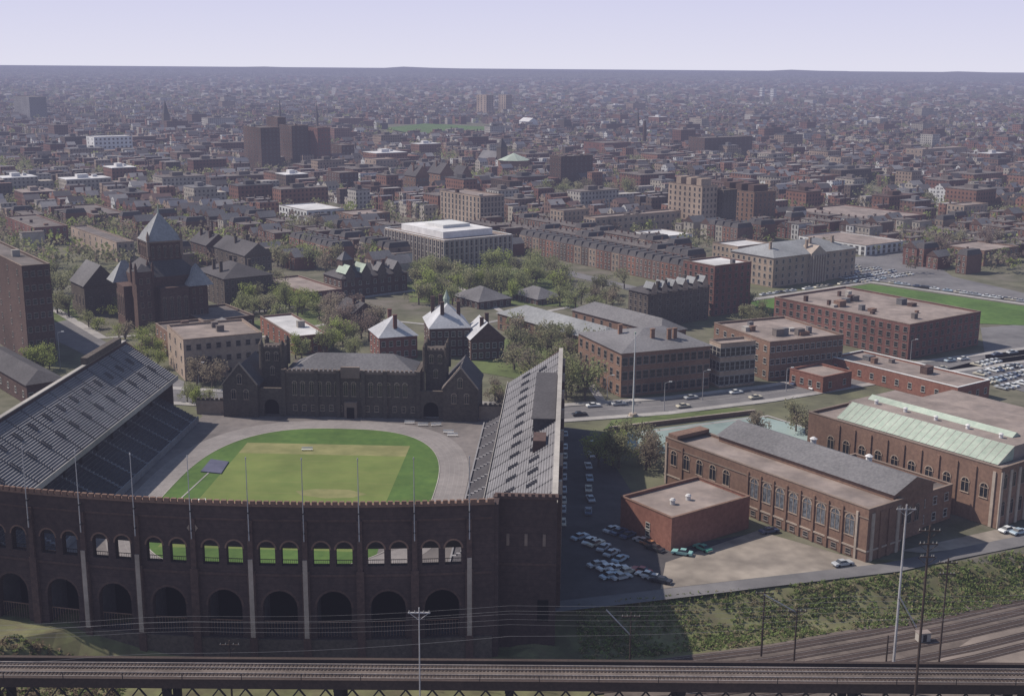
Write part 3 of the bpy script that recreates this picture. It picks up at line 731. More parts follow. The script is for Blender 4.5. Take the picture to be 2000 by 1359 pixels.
LB('museum_wing', 'upper tan block with a small pyramid roof rising over the tan building', 'building', (430, 690, 645), 405, 470, 'stone_tan', 'slate', floors=2, nl=2, nr=3, roof='hip', rh=3, a=R_(30), maxd=14)
LB('library_building', 'low building with bright white flat roof behind the stadium hall', 'building', (575, 693, 658), 508, 640, 'brick_red', 'white_roof', floors=2, nl=6, nr=4, units=1, a=R_(28))
LB('low_building', 'long low building with dark flat roof in front of the pyramid roofed hall', 'building', (400, 652, 627), 322, 496, 'brick_dark', 'tar', floors=1, nl=6, nr=6, maxd=30)
LB('low_building', 'low brick range with rosy roof left of the green roofed library', 'building', (600, 600, 572), 516, 668, 'brick_purple', 'gravel_roof', floors=2, nl=6, nr=4)
LB('low_building', 'small dark house with slate roof behind the reddish leafless trees', 'building', (690, 640, 612), 655, 735, 'brick_dark', 'slate_dark', roof='gable', rh=4, floors=2, nl=4, nr=3, chim=2)
LB('church', 'dark gabled stone church left of the pyramid roofed hall', 'church', (168, 617, 560), 138, 232, 'stone_dark', 'slate', roof='gable', rh=9, floors=1, nl=4, nr=3, ww=1.2, wh=4, wkw=dict(arch=True, fm='frame_dull'))
rML, fML = LB('modern_library', 'broad pale modern building with white penthouse above the campus trees', 'building', (868, 526, 470), 752, 1000, 'stone_tan', 'gravel_roof', floors=4, nl=16, nr=14, ww=1.3, wh=3.2, trim='white_wall', wkw=dict(fm='concrete'))
LB('office_block', 'pale concrete slab block with dense vertical windows behind the white penthouse', 'office block', (938, 450, 384), 860, 985, 'stone_tan', 'gravel_roof', floors=6, nl=11, nr=7, ww=1.6, wh=2.6, units=2)
LB('brick_hall', 'brick hall with bright pale hipped roof left of the cupola hall', 'hall', (742, 704, 660), 722, 815, 'brick_purple', 'light_roof', roof='hip', rh=6.5, floors=2, nl=3, nr=5, chim=2, a=R_(20))
LB('brick_hall', 'small brick hall with bright pale steep gabled roof right of the cupola', 'hall', (920, 704, 664), 905, 985, 'brick_dark', 'light_roof', roof='gable', rh=6.5, floors=2, nl=3, nr=5, chim=2, a=R_(14))
rCU, fCU = LB('brick_hall', 'brick hall with a bright pale roof and a green cupola', 'hall', (840, 698, 642), 828, 918, 'brick_dark', 'light_roof', roof='hip', rh=8, floors=3, nl=3, nr=6, chim=4, a=R_(10))
q = MB(); cx, cy = fCU.lb/2, fCU.la/2; q.tube((cx, cy, fCU.h+6.5), (cx, cy, fCU.h+9.4), 1.2, 1.2, 8); q.tube((cx, cy, fCU.h+9.4), (cx, cy, fCU.h+10.8), 1.4, .9, 8); q.tube((cx, cy, fCU.h+10.8), (cx, cy, fCU.h+13), .8, .06, 8); q.build('cupola', 'copper', fCU.roof)
LB('pavilion', 'low slate roofed building among the trees at the centre', 'building', (935, 604, 590), 885, 998, 'brick_dark', 'slate', roof='hip', rh=5, floors=1, nl=5, nr=5)
LB('pavilion', 'smaller slate roofed building right of the low one among the trees', 'building', (1050, 596, 585), 1000, 1098, 'brick_dark', 'slate', roof='hip', rh=4, floors=1, nl=5, nr=5)
LB('engineering_building', 'long three storey brick building with slate roof behind the flagpole', 'building', (1212, 776, 690), 1130, 1388, 'brick_brown', 'slate', a=R_(22), roof='hip', rh=4, floors=3, nl=7, nr=13, ww=1.9, wh=2.6, chim=4, wkw=FD)
LB('engineering_wing', 'slate roofed wing reaching left from the long brick building', 'building', (1178, 705, 670), 972, 1245, 'brick_brown', 'slate_pale', roof='hip', rh=4, floors=2, nl=14, nr=4, maxd=130, wkw=FD)
LB('engineering_wing', 'second slate roofed wing beyond the long brick building', 'building', (1290, 685, 650), 1118, 1340, 'brick_brown', 'slate', roof='hip', rh=4, floors=2, nl=10, nr=4, maxd=110, wkw=FD)
LB('laboratory', 'tan laboratory with large window bays beside the long brick building', 'building', (1404, 758, 672), 1386, 1476, 'stone_tan', 'gravel_roof', a=R_(22), floors=3, nl=3, nr=7, ww=2.1, wh=3)
LB('laboratory', 'flat roofed brown laboratory with rooftop clutter left of the low red building', 'building', (1500, 744, 668), 1395, 1648, 'brick_brown', 'gravel_roof', a=R_(24), floors=3, nl=7, nr=13, units=9, ww=1.6)
rCB, fCB = LB('collegiate_block', 'dark five storey stone block with pale dormer gables along its top', 'building', (1264, 642, 574), 1228, 1386, 'stone_dark', 'slate_dark', floors=5, nl=4, nr=8, roof='hip', rh=3, wkw=FD, chim=5)
LB('brick_block', 'tall brick block with white roof right of the dark gabled block', 'building', (1392, 618, 520), 1335, 1468, 'brick_purple', 'white_roof', floors=7, nl=6, nr=6, units=1, wkw=FD)
rCH, fCH = LB('classical_hall', 'long classical building with blue grey hipped roofs above the green field', 'hall', (1508, 562, 504), 1428, 1672, 'stone_tan', 'slate_pale', roof='hip', rh=5, floors=4, nl=8, nr=13, chim=4)
LB('dormitory', 'big square purple brick dormitory in front of the green field', 'dormitory', (1772, 702, 634), 1513, 1916, 'brick_purple', 'gravel_roof', floors=4, nl=18, nr=12, units=16, ww=1.6, wh=1.8, wkw=FD)
LB('red_annex', 'small bright red brick box beside the pale court', 'building', (1606, 768, 737), 1543, 1664, 'brick_red', 'gravel_roof', floors=1, nl=4, nr=2, trim='brick_red')
LB('red_annex', 'long red brick building with stepped flat roofs behind the copper roofed gymnasium', 'building', (1868, 792, 757), 1622, 1934, 'brick_red', 'gravel_roof', floors=1, nl=10, nr=4, units=6, trim='white_wall')
LB('workshop', 'low pale roofed range left of the classical hall', 'building', (1440, 512, 482), 1392, 1505, 'stone_tan', 'white_roof', floors=2, nl=6, nr=5)
LB('bus_depot', 'long white low building behind the crowded car park', 'building', (1690, 500, 480), 1560, 1772, 'white_wall', 'gravel_roof', floors=2, nl=12, nr=8, ww=2.2)
LB('tan_block', 'small tan apartment block left of the pale flat roofed school', 'building', (1100, 452, 412), 1075, 1150, 'stone_tan', 'tar', floors=4, nl=4, nr=6)
LB('school', 'pale flat roofed school with many windows at the right centre', 'school', (1162, 466, 426), 1140, 1330, 'stone_tan', 'gravel_roof', floors=3, nl=4, nr=16, units=4, ww=2)
rH1, fH1 = LB('hospital_block', 'tan stone hospital tower with steps at its top at the right centre', 'hospital', (1368, 454, 364), 1306, 1402, 'stone_tan', 'tar', floors=8, nl=7, nr=4, units=2, wkw=FD)
rH2, fH2 = LB('hospital_block', 'dark hospital wing joined right of the tan stone tower', 'hospital', (1470, 446, 376), 1395, 1516, 'brick_brown', 'tar', floors=7, nl=9, nr=5, units=3, wkw=FD)
LB('hospital_block', 'dark middle hospital pavilion between the tan tower and the dark wing', 'hospital', (1410, 452, 372), 1390, 1440, 'stone_dark', 'tar', floors=8, nl=4, nr=4, units=1, maxd=30, wkw=FD)
for rr_, ff_ in ((rH1, fH1), (rH2, fH2)):
    for k in range(3):
        q = MB(); x = ff_.lb*.15; y = ff_.la*(.1+.3*k); q.box(x, y, ff_.h-.5, ff_.lb*.8, y+ff_.la*.14, ff_.h+4.5); q.build('penthouse', 'brick_dark' if rr_ is rH2 else 'stone_tan', rr_)
LB('hospital_block', 'dark brick hospital slab at the left of the far trio', 'hospital', (512, 335, 250), 475, 546, 'brick_dark', 'tar', floors=10, nl=6, nr=5, units=2, wkw=FD)
LB('hospital_block', 'dark brick hospital tower in the middle of the far trio', 'hospital', (572, 330, 246), 545, 602, 'brick_dark', 'tar', floors=10, nl=5, nr=4, units=2, wkw=FD)
LB('hospital_block', 'dark brick hospital slab at the right of the far trio', 'hospital', (622, 330, 250), 592, 645, 'brick_purple', 'tar', floors=9, nl=5, nr=4, wkw=FD)
LB('hospital_block', 'tallest dark central block rising behind the far trio', 'hospital', (545, 318, 230), 520, 558, 'brick_dark', 'tar', floors=9, nl=4, nr=3, wkw=FD)
LB('brick_block', 'low brick wing in front of the far hospital trio', 'building', (668, 326, 284), 640, 692, 'brick_dark', 'tar', floors=4, nl=4, nr=3)
LB('white_block', 'white slab building far away at the left', 'building', (186, 308, 268), 168, 258, 'white_wall', 'white_roof', floors=5, nl=2, nr=9, ww=2)
LB('grey_block', 'square grey block near the left edge under the horizon', 'building', (60, 238, 190), 26, 90, 'slate', 'tar', floors=8, nl=6, nr=5, ww=3)
LB('apartment_tower', 'left one of the twin tan apartment towers under the horizon', 'tower block', (950, 230, 186), 931, 964, 'stone_tan', 'tar', floors=12, nl=3, nr=3, ww=3, trim=False, wkw=FD)
LB('apartment_tower', 'right one of the twin tan apartment towers under the horizon', 'tower block', (988, 226, 186), 974, 1000, 'stone_tan', 'tar', floors=12, nl=3, nr=3, ww=3, trim=False, wkw=FD)
LB('apartment_tower', 'left one of two tiny white towers on the right horizon', 'tower block', (1488, 196, 172), 1484, 1494, 'white_wall', 'white_roof', trim=False, floors=5, nl=2, nr=2, ww=5)
LB('apartment_tower', 'right one of two tiny white towers on the right horizon', 'tower block', (1510, 196, 174), 1505, 1517, 'white_wall', 'white_roof', trim=False, floors=5, nl=2, nr=2, ww=5)
LB('white_block', 'bright white low warehouse right of the twin tan towers', 'building', (1032, 256, 238), 1014, 1050, 'white_wall', 'white_roof', roof='gable', rh=6)
LB('brick_block', 'dark brick block with flat roof right of the dark spire', 'building', (1095, 366, 306), 1074, 1158, 'brick_dark', 'tar', floors=6, nl=4, nr=7, units=4, wkw=FD)
LB('brick_block', 'wide dark institution far away at the right of centre', 'building', (1375, 312, 270), 1345, 1470, 'brick_dark', 'tar', floors=5, nl=5, nr=10, units=3, wkw=FD)
LB('brick_block', 'dull red block left of the thin smokestack', 'building', (1180, 308, 280), 1140, 1232, 'brick_purple', 'tar', floors=3, nl=5, nr=6, wkw=FD)
LB('tan_block', 'pale stepped block in the distance at the right', 'building', (1680, 348, 326), 1662, 1712, 'stone_tan', 'gravel_roof', floors=3, nl=3, nr=5)
LB('tan_block', 'narrow grey block left of the pale stepped block at right', 'building', (1640, 338, 308), 1622, 1664, 'stone_tan', 'tar', floors=4, nl=3, nr=4)
LB('brick_block', 'dark brick box left of the ornate far halls', 'building', (664, 378, 338), 637, 700, 'brick_dark', 'tar', floors=4, nl=5, nr=4)
LB('white_block', 'white flat roofed modern building at the left of centre', 'building', (600, 446, 412), 545, 672, 'white_wall', 'white_roof', floors=3, nl=9, nr=6, ww=2.2)
LB('brick_block', 'brown flat roofed block right of the white modern building', 'building', (690, 450, 420), 655, 762, 'brick_brown', 'gravel_roof', floors=3, nl=5, nr=8, units=2)
LB('brick_block', 'flat roofed brick school far at the left', 'school', (185, 446, 420), 125, 246, 'brick_purple', 'tar', floors=3, nl=8, nr=6, units=2)
LB('brick_block', 'brick block with tar roof at the far left beyond the church', 'building', (70, 480, 445), 10, 132, 'brick_purple', 'tar', floors=3, nl=7, nr=5, units=3)
LB('victorian_hall', 'dark slate roofed hall behind the pyramid roofed building', 'hall', (440, 600, 545), 385, 532, 'stone_dark', 'slate_dark', roof='hip', rh=5, floors=4, nl=6, nr=9, chim=7, wkw=FD, maxd=46)
LB('victorian_hall', 'ornate dark hall with steep roofs left of the campus trees', 'hall', (480, 545, 500), 415, 530, 'stone_dark', 'slate_dark', roof='gable', rh=6, floors=3, nl=6, nr=5, chim=6, wkw=FD, maxd=40)
LB('victorian_hall', 'dark gabled hall directly right of the steep pyramid roof', 'hall', (405, 520, 480), 372, 450, 'brick_dark', 'slate_dark', roof='gable', rh=6, floors=3, nl=4, nr=4, chim=4, wkw=FD, maxd=30)
for k, (x, y, yt, xl, xr, w_) in enumerate(((812, 382, 345, 790, 838, 'left'), (860, 378, 340, 836, 886, 'middle'), (900, 374, 345, 882, 922, 'right'))):
    LB('victorian_hall', f'steep dark gabled hall in the middle distance, the {w_} one of three', 'hall', (x, y, yt), xl, xr, 'brick_brown', 'slate_dark', roof='gable', rh=9, floors=3, nl=4, nr=4, chim=3)
LB('tan_range', 'low tan range at the lower left of the far school', 'building', (230, 512, 474), 138, 262, 'stone_tan', 'tar', floors=3, nl=8, nr=3)
LB('white_block', 'white walled block behind the rows at right', 'building', (1300, 482, 462), 1240, 1352, 'white_wall', 'white_roof', floors=1, nl=5, nr=5)
LB('brick_block', 'brick block with white upper wall near the right car park', 'building', (1920, 520, 490), 1840, 1990, 'brick_brown', 'gravel_roof', floors=2, nl=7, nr=7)
LB('brick_block', 'long brown flat roofed warehouse at the right', 'building', (1700, 452, 430), 1540, 1810, 'brick_purple', 'gravel_roof', floors=2, nl=12, nr=8, units=3)
LB('tan_block', 'tan apartment slab far at the right beside the warehouse', 'building', (1880, 440, 402), 1850, 1930, 'stone_tan', 'gravel_roof', floors=4, nl=4, nr=6)
LB('tan_block', 'broad pale mill building in the right distance', 'building', (1800, 318, 292), 1770, 1890, 'stone_tan', 'gravel_roof', floors=3, nl=4, nr=10, units=3)
LB('brick_block', 'broad red mill building in the right distance', 'building', (1580, 372, 346), 1545, 1640, 'brick_red', 'tar', floors=3, nl=4, nr=8, units=3)
LB('tan_block', 'pale apartment slab left of the far steep halls', 'building', (735, 345, 312), 712, 775, 'stone_tan', 'gravel_roof', floors=4, nl=3, nr=6)
LB('brick_block', 'red apartment block at the left middle distance', 'building', (350, 380, 348), 318, 402, 'brick_red', 'tar', floors=4, nl=5, nr=6)

def pyr(root, cx, cy, z, r, rh, m, n=4, rot=PI/4, name='roof'):
    b = MB(); p = [(cx+r*math.cos(rot+2*PI*i/n), cy+r*math.sin(rot+2*PI*i/n), z) for i in range(n)]
    for i in range(n): b.add([p[i], p[(i+1) % n], (cx, cy, z+rh)])
    b.add(p[::-1]); return b.build(name, m, root)
N = P(272, 648); a = math.radians(32)
ir = thing('auditorium', 'huge dark brick auditorium with a steep blue grey pyramid roof', 'auditorium', N, a)
foot(N, a, -4, -4, 34, 34)
def ib(x0, y0, x1, y1, h, m='brick_dark', nm='wall', z=0): q = MB(); q.box(x0, y0, z, x1, y1, h); return q.build(nm, m, ir)
ib(2, 2, 28, 28, 22); ib(8, 8, 22, 22, 35.5, nm='tower')
q = MB(); q.box(7.6, 7.6, 35.5, 22.4, 22.4, 36.2); q.build('cornice', 'trim_dull', ir)
pr_ = pyr(ir, 15, 15, 36.2, 10.9, 11.5, 'slate_pale'); q = MB(); q.tube((15, 15, 47), (15, 15, 51), .35, .1, 6); q.build('finial', 'copper', pr_)
for (x0, y0, x1, y1, h) in ((-3, 9, 2, 21, 18), (9, -3, 21, 2, 18), (0, 0, 7, 7, 25), (22, 0, 30, 7, 18), (0, 22, 7, 30, 18)): ib(x0, y0, x1, y1, h)
pyr(ir, 3.5, 3.5, 25, 5.2, 3, 'slate_dark', name='tower_cap')
for k in (0, 7):
    for j in (0, 7): q = MB(); q.tube((k, j, 20), (k, j, 27), .6, .6, 6); q.tube((k, j, 27), (k, j, 29), .7, .1, 6); q.build('pinnacle', 'brick_dark', ir)
for k in (8, 22):
    for j in (8, 22): q = MB(); q.tube((k, j, 30), (k, j, 38), .7, .7, 6); q.tube((k, j, 38), (k, j, 40.5), .8, .1, 6); q.build('pinnacle', 'trim_dull', ir)
for (x0, y0, x1, y1, h, rh) in ((21, -4, 31, 8, 18, 8.5), (-4, 21, 8, 31, 18, 8.5)):
    q = MB(); hiproof(q, x0, y0, x1, y1, h, rh, kind='hip', over=.4); q.build('roof', 'slate_pale', ir)
x0, y0, x1, y1 = (2, 2, 28, 28)
q = MB(); q.add([(x0, y0, 22.01), (x1, y0, 22.01), (22, 8, 28), (8, 8, 28)]); q.add([(x0, y1, 22.01), (x0, y0, 22.01), (8, 8, 28), (8, 22, 28)]); q.add([(x1, y0, 22.01), (x1, y1, 22.01), (22, 22, 28), (22, 8, 28)]); q.build('roof', 'slate_dark', ir)
put_windows(ir, [(9.8+i*2.6, 8, 29, 0) for i in range(5)]+[(8, 9.8+i*2.6, 29, -PI/2) for i in range(5)], 1.0, 5.0, arch=True, fm='trim_dull')
put_windows(ir, [(10.5+i*3, -3, 5, 0) for i in range(4)]+[(-3, 10.5+i*3, 5, -PI/2) for i in range(4)], 1.3, 9, arch=True, fm='trim_dull')
put_windows(ir, [(24+i*3, 0, z, 0) for i in range(2) for z in (5, 10, 14)]+[(0, 24+i*3, z, -PI/2) for i in range(2) for z in (5, 10, 14)]+[(2+i*3, 0, z, 0) for i in range(2) for z in (5, 10, 15, 20)], 1.1, 2, fm='trim_dull')
r, f = bld('ornate_library', 'dark ornate library with pale green copper gabled roofs', 'library', (668, 582, 545), 632, 795, 'brick_dark', 'slate_dark', floors=2, nl=4, nr=9, roof='hip', rh=5, chim=3)
for k in range(4):
    x = f.lb*(.12+.24*k); q = MB(); w_ = f.lb*.065
    q.add([(x-w_, -.8, f.h-2), (x+w_, -.8, f.h-2), (x+w_, -.8, f.h+2.4), (x, -.8, f.h+6), (x-w_, -.8, f.h+2.4)], 1)
    q.add([(x-w_-.3, -.8, f.h+2.2), (x, -.8, f.h+6.2), (x, f.la*.5, f.h+6.2), (x-w_-.3, f.la*.5, f.h+2.2)], 0); q.add([(x+w_+.3, -.8, f.h+2.2), (x, -.8, f.h+6.2), (x, f.la*.5, f.h+6.2), (x+w_+.3, f.la*.5, f.h+2.2)], 0)
    q.build('gable_roof', ['copper' if k in (0, 1) else 'slate', 'stone_dark'], r)
q = MB(); q.box(f.lb*.1, f.la*.3, 0, f.lb*.25, f.la*.6, f.h+8); tw = q.build('tower', 'brick_dark', r); pyr(tw, f.lb*.175, f.la*.45, f.h+8, f.lb*.12, 4, 'slate')
f = fML; o = rML
q = MB(); q.box(f.lb*.12, f.la*.15, f.h-.5, f.lb*.85, f.la*.85, f.h+3.2); q.build('penthouse', 'white_roof', o)
q = MB(); q.box(f.lb*.3, f.la*.35, f.h+3.2, f.lb*.7, f.la*.65, f.h+5); q.build('penthouse', 'white_wall', o)
for i in range(17): q = MB(); y = f.la*i/16; q.box(-.5, y-.25, 0, -.01, y+.25, f.h-.5); q.build('fin', 'concrete', o)
for i in range(15): q = MB(); x = f.lb*i/14; q.box(x-.25, -.5, 0, x+.25, -.01, f.h-.5); q.build('fin', 'concrete', o)
f = fCB
for i in range(6):
    x = f.lb*(i+.5)/6; q = MB(); w_ = f.lb*.045
    q.add([(x-w_, -.4, f.h-.5), (x+w_, -.4, f.h-.5), (x+w_, -.4, f.h+2), (x, -.4, f.h+4.6), (x-w_, -.4, f.h+2)], 1)
    q.add([(x-w_, -.4, f.h+2), (x, -.4, f.h+4.7), (x, 5, f.h+4.7), (x-w_, 5, f.h+2)], 0); q.add([(x+w_, -.4, f.h+2), (x, -.4, f.h+4.7), (x, 5, f.h+4.7), (x+w_, 5, f.h+2)], 0)
    q.build('dormer', ['slate_pale', 'stone_tan'], rCB)
f = fCH
q = MB(); x0, x1 = f.lb*.42, f.lb*.6; q.box(x0, -1.5, 0, x1, -.01, f.h); q.add([(x0, -1.51, f.h), (x1, -1.51, f.h), ((x0+x1)/2, -1.51, f.h+4)]); q.add([(x0, -1.5, f.h), ((x0+x1)/2, -1.5, f.h+4), ((x0+x1)/2, 8, f.h+4), (x0, 8, f.h)]); q.add([(x1, -1.5, f.h), ((x0+x1)/2, -1.5, f.h+4), ((x0+x1)/2, 8, f.h+4), (x1, 8, f.h)])
q.build('pediment', 'stone_trim', rCH)
for i in range(6): q = MB(); x = x0+(x1-x0)*(i+.5)/6; q.tube((x, -2.2, 0), (x, -2.2, f.h-1), .5, .45, 8); q.build('column', 'stone_trim', rCH)
N = P(1258, 290); r = thing('smokestack', 'thin tall dark smokestack above the roofs at right centre', 'smokestack', N); hh = height(N, 236)
q = MB(); q.tube((0, 0, 0), (0, 0, hh), 3, 2, 10); q.build('shaft', 'brick_dark', r); q = MB(); q.tube((0, 0, hh), (0, 0, hh+1.5), 2.4, 2.4, 10); q.build('rim', 'concrete', r)
N = P(980, 335); r = thing('church', 'dark church spire beside a pale green dome in the distance', 'church', N, GA); hh = height(N, 268)
q = MB(); q.box(-4, -4, 0, 4, 4, hh*.7); tw = q.build('tower', 'stone_dark', r); pyr(tw, 0, 0, hh*.7, 6, hh*.3, 'slate_dark', name='spire')
q = MB(); q.box(-6, 4.01, 0, 6, 34, hh*.35); q.build('nave', 'stone_dark', r); q = MB(); hiproof(q, -6, 4.5, 6, 34, hh*.35, 8, kind='gable'); q.build('roof', ['slate', 'stone_dark'], r)
N = P(985, 338); r = thing('domed_hall', 'hall with a pale green pyramid dome beside the dark spire', 'hall', N+Vector((5, -22, 0)), GA); hh = 14
q = MB(); q.box(0, 0, 0, 26, 20, hh); q.build('wall', 'brick_brown', r); pyr(r, 13, 10, hh, 17, 7, 'copper', n=8, rot=PI/8)
for px, yt in ((1245, 210), (620, 195), (325, 195), (548, 190)):
    N = P(px, 262 if px > 600 else 255); r = thing('church', {1245: 'lone dark steeple on the far roofs right of the twin towers', 620: 'hazy steeple left of the twin towers far away', 325: 'hazy domed church tower far away at left', 548: 'thin mast like tower above the far hospital'}[px], 'church', N, GA); hh = height(N, yt)
    w_ = 1.6 if px != 325 else 5
    q = MB(); q.box(-w_, -w_, 0, w_, w_, hh*.55); q.build('tower', 'stone_dark', r); pyr(r, 0, 0, hh*.55, w_*1.2, hh*.45, 'slate_dark', name='spire')

# ------------------------------------------------------------------ roads, lawns, lots
sheet('street', [P(x, y) for x, y in ((60, 640), (130, 625), (265, 700), (360, 745), (360, 775), (250, 735))], .02, 'road')
r33 = [P(x, y) for x, y in ((300, 770), (600, 788), (900, 800), (1100, 806), (1300, 792), (1500, 768), (1660, 742), (1800, 720), (2100, 680))]
strip('street', r33, 13, .03, 'road')
strip('centre_line', r33, .25, .045, 'pavement')
for s in (-1, 1):
    pts = [p+Vector((0, s*9.0, 0)) for p in r33]
    b = MB()
    for i in range(len(pts)-1):
        a_, c_ = pts[i], pts[i+1]; b.prism([(a_.x, a_.y-1.8), (c_.x, c_.y-1.8), (c_.x, c_.y+1.8), (a_.x, a_.y+1.8)], 0, .14)
    tag(b.build('pavement', 'pavement'), kind='structure')
sheet('lawn', [P(x, y) for x, y in ((1180, 838), (1195, 820), (1440, 796), (1470, 806))], .04, 'lawn')
sheet('playing_court', [P(x, y) for x, y in ((1185, 850), (1480, 812), (1580, 835), (1590, 870), (1330, 880), (1260, 890))], .05, 'court')
strip('path', [P(x, y) for x, y in ((1180, 855), (1330, 835), (1500, 812), (1620, 850))], 1.2, .07, 'pavement')
r = thing('boundary_wall', 'low brown wall along the lawn by the pale green court', 'wall', P(1190, 842)); b = MB(); d = P(1475, 808)-P(1190, 842); n = Vector((-d.y, d.x, 0)).normalized()*.4
b.prism([(0, 0), (d.x, d.y), (d.x+n.x, d.y+n.y), (n.x, n.y)], 0, 1.2); b.build('wall', 'brick_brown', r); b = MB(); b.prism([(-n.x*.3, -n.y*.3), (d.x-n.x*.3, d.y-n.y*.3), (d.x+n.x*1.3, d.y+n.y*1.3), (n.x*1.3, n.y*1.3)], 1.2, 1.4); b.build('coping', 'stone_trim', r)
sheet('car_park', [P(x, y) for x, y in ((1085, 1185), (1075, 830), (1150, 840), (1215, 930), (1300, 1070), (1480, 1040), (1700, 1100), (1260, 1168))], .02, 'asphalt')
sheet('car_park', [P(x, y) for x, y in ((1300, 1098), (1480, 1036), (1715, 1104), (1480, 1128), (1290, 1150))], .04, 'tan_lot')
strip('road', [P(x, y) for x, y in ((960, 1205), (1080, 1185), (1250, 1166), (1500, 1136), (1740, 1108), (1850, 1085), (2100, 1035))], 5, .06, 'road')
sheet('car_park', [P(x, y) for x, y in ((1800, 1080), (1760, 1075), (1945, 1034), (2060, 1030), (2060, 1050))], .05, 'tan_lot')
sheet('playing_field', [P(x, y) for x, y in ((1462, 590), (1700, 555), (2100, 612), (2100, 640), (1915, 632), (1500, 612))], .05, 'grass')
strip('path', [P(x, y) for x, y in ((1462, 586), (1700, 551), (2100, 608))], 5, .06, 'pavement')
sheet('car_park', [P(x, y) for x, y in ((1665, 545), (1640, 505), (1790, 490), (1860, 540), (1990, 570), (2080, 590), (2080, 604), (1720, 550))], .03, 'road')
sheet('car_park', [P(x, y) for x, y in ((1915, 640), (2100, 625), (2100, 800), (1940, 745), (1830, 725), (1925, 700))], .03, 'road')
for pts in (((790, 520), (1090, 530), (1130, 600), (800, 590)), ((430, 640), (640, 600), (700, 640), (560, 665)), ((900, 720), (1120, 760), (1100, 690), (980, 660)), ((20, 560), (140, 580), (160, 640), (110, 640))):
    sheet('lawn', [P(x, y) for x, y in pts], .01, 'lawn')
strip('street', [P(x, y) for x, y in ((970, 500), (1230, 562), (1350, 592))], 10, .02, 'road')
strip('path', [P(x, y) for x, y in ((500, 660), (700, 620), (900, 640), (1110, 600))], 3, .03, 'pavement')
strip('path', [P(x, y) for x, y in ((100, 600), (200, 660), (330, 650), (480, 612), (640, 590), (860, 560))], 4, .035, 'pavement')
strip('path', [P(x, y) for x, y in ((800, 510), (950, 590), (1110, 690), (1180, 790))], 3, .045, 'pavement')
sheet('park_lawn', [P(x, y) for x, y in ((750, 252), (830, 243), (960, 250), (940, 264), (800, 262))], 1.5, 'grass')

# ------------------------------------------------------------------ trees
def tree_proto(kind):
    rr = random.Random(100+kind); cr = MB(); tr = MB()
    hgt = [11, 12.5, 9, 13, 10, 12][kind]; R0 = [5.6, 6.4, 5.0, 6.0, 6.4, 5.4][kind]; dens = [950, 1000, 800, 520, 850, 620][kind]
    tr.tube((0, 0, 0), (0, 0, hgt*.42), .38, .26, 7)
    lobes = []
    for i in range(12):
        t = rr.uniform(0, 2*PI); q = rr.uniform(.1, .85)*R0; z = hgt*(rr.uniform(.38, .95)-.18*(q/R0)); p = (q*math.cos(t), q*math.sin(t), z)
        lobes.append((p, R0*rr.uniform(.26, .46)))
        s = (0, 0, hgt*rr.uniform(.2, .4)); m_ = (p[0]*.5, p[1]*.5, (s[2]+p[2])*.5+.4)
        tr.tube(s, m_, .2, .13, 5); tr.tube(m_, p, .13, .04, 5)
        for k in range(4): tr.tube(m_, (p[0]+rr.uniform(-2.4, 2.4), p[1]+rr.uniform(-2.4, 2.4), p[2]+rr.uniform(-.5, 2)), .08, .02, 3)
    for _ in range(dens):
        p, r = rr.choice(lobes); d = Vector((rr.gauss(0, 1), rr.gauss(0, 1), rr.gauss(0, .85))).normalized()*r*rr.uniform(.4, 1.3)
        c = Vector(p)+d; a = Vector((rr.gauss(0, 1), rr.gauss(0, 1), rr.gauss(0, .6))).normalized(); b_ = a.orthogonal().normalized()
        s = rr.uniform(.16, .45); b_ = Matrix.Rotation(rr.uniform(0, 6), 3, a) @ b_; c2 = a.cross(b_)
        cr.add([c+b_*s, c+c2*s*.8, c-b_*s, c-c2*s*.7])
    return cr.mesh('crown', 'leaf'), tr.mesh('trunk', 'bark')
protos = [tree_proto(k) for k in range(6)]
GREEN = [(.34, .35, .17), (.31, .30, .17), (.36, .40, .13), (.33, .27, .20), (.30, .225, .19), (.36, .33, .20)]
NT = [0]
def put_tree(p, sc, pal, label, group):
    k = rnd.randrange(6); c, t = protos[k]
    r = thing('tree', label, 'tree', p, rnd.uniform(0, 6), group); r.scale = (sc*rnd.uniform(.85, 1.2), sc*rnd.uniform(.85, 1.2), sc*rnd.uniform(.75, 1.12))
    o = link('crown', c, r); q = GREEN[rnd.choice(pal)]; v = rnd.uniform(.75, 1.15); o.color = (q[0]*v, q[1]*v, q[2]*v, 1)
    link('trunk', t, r); NT[0] += 1
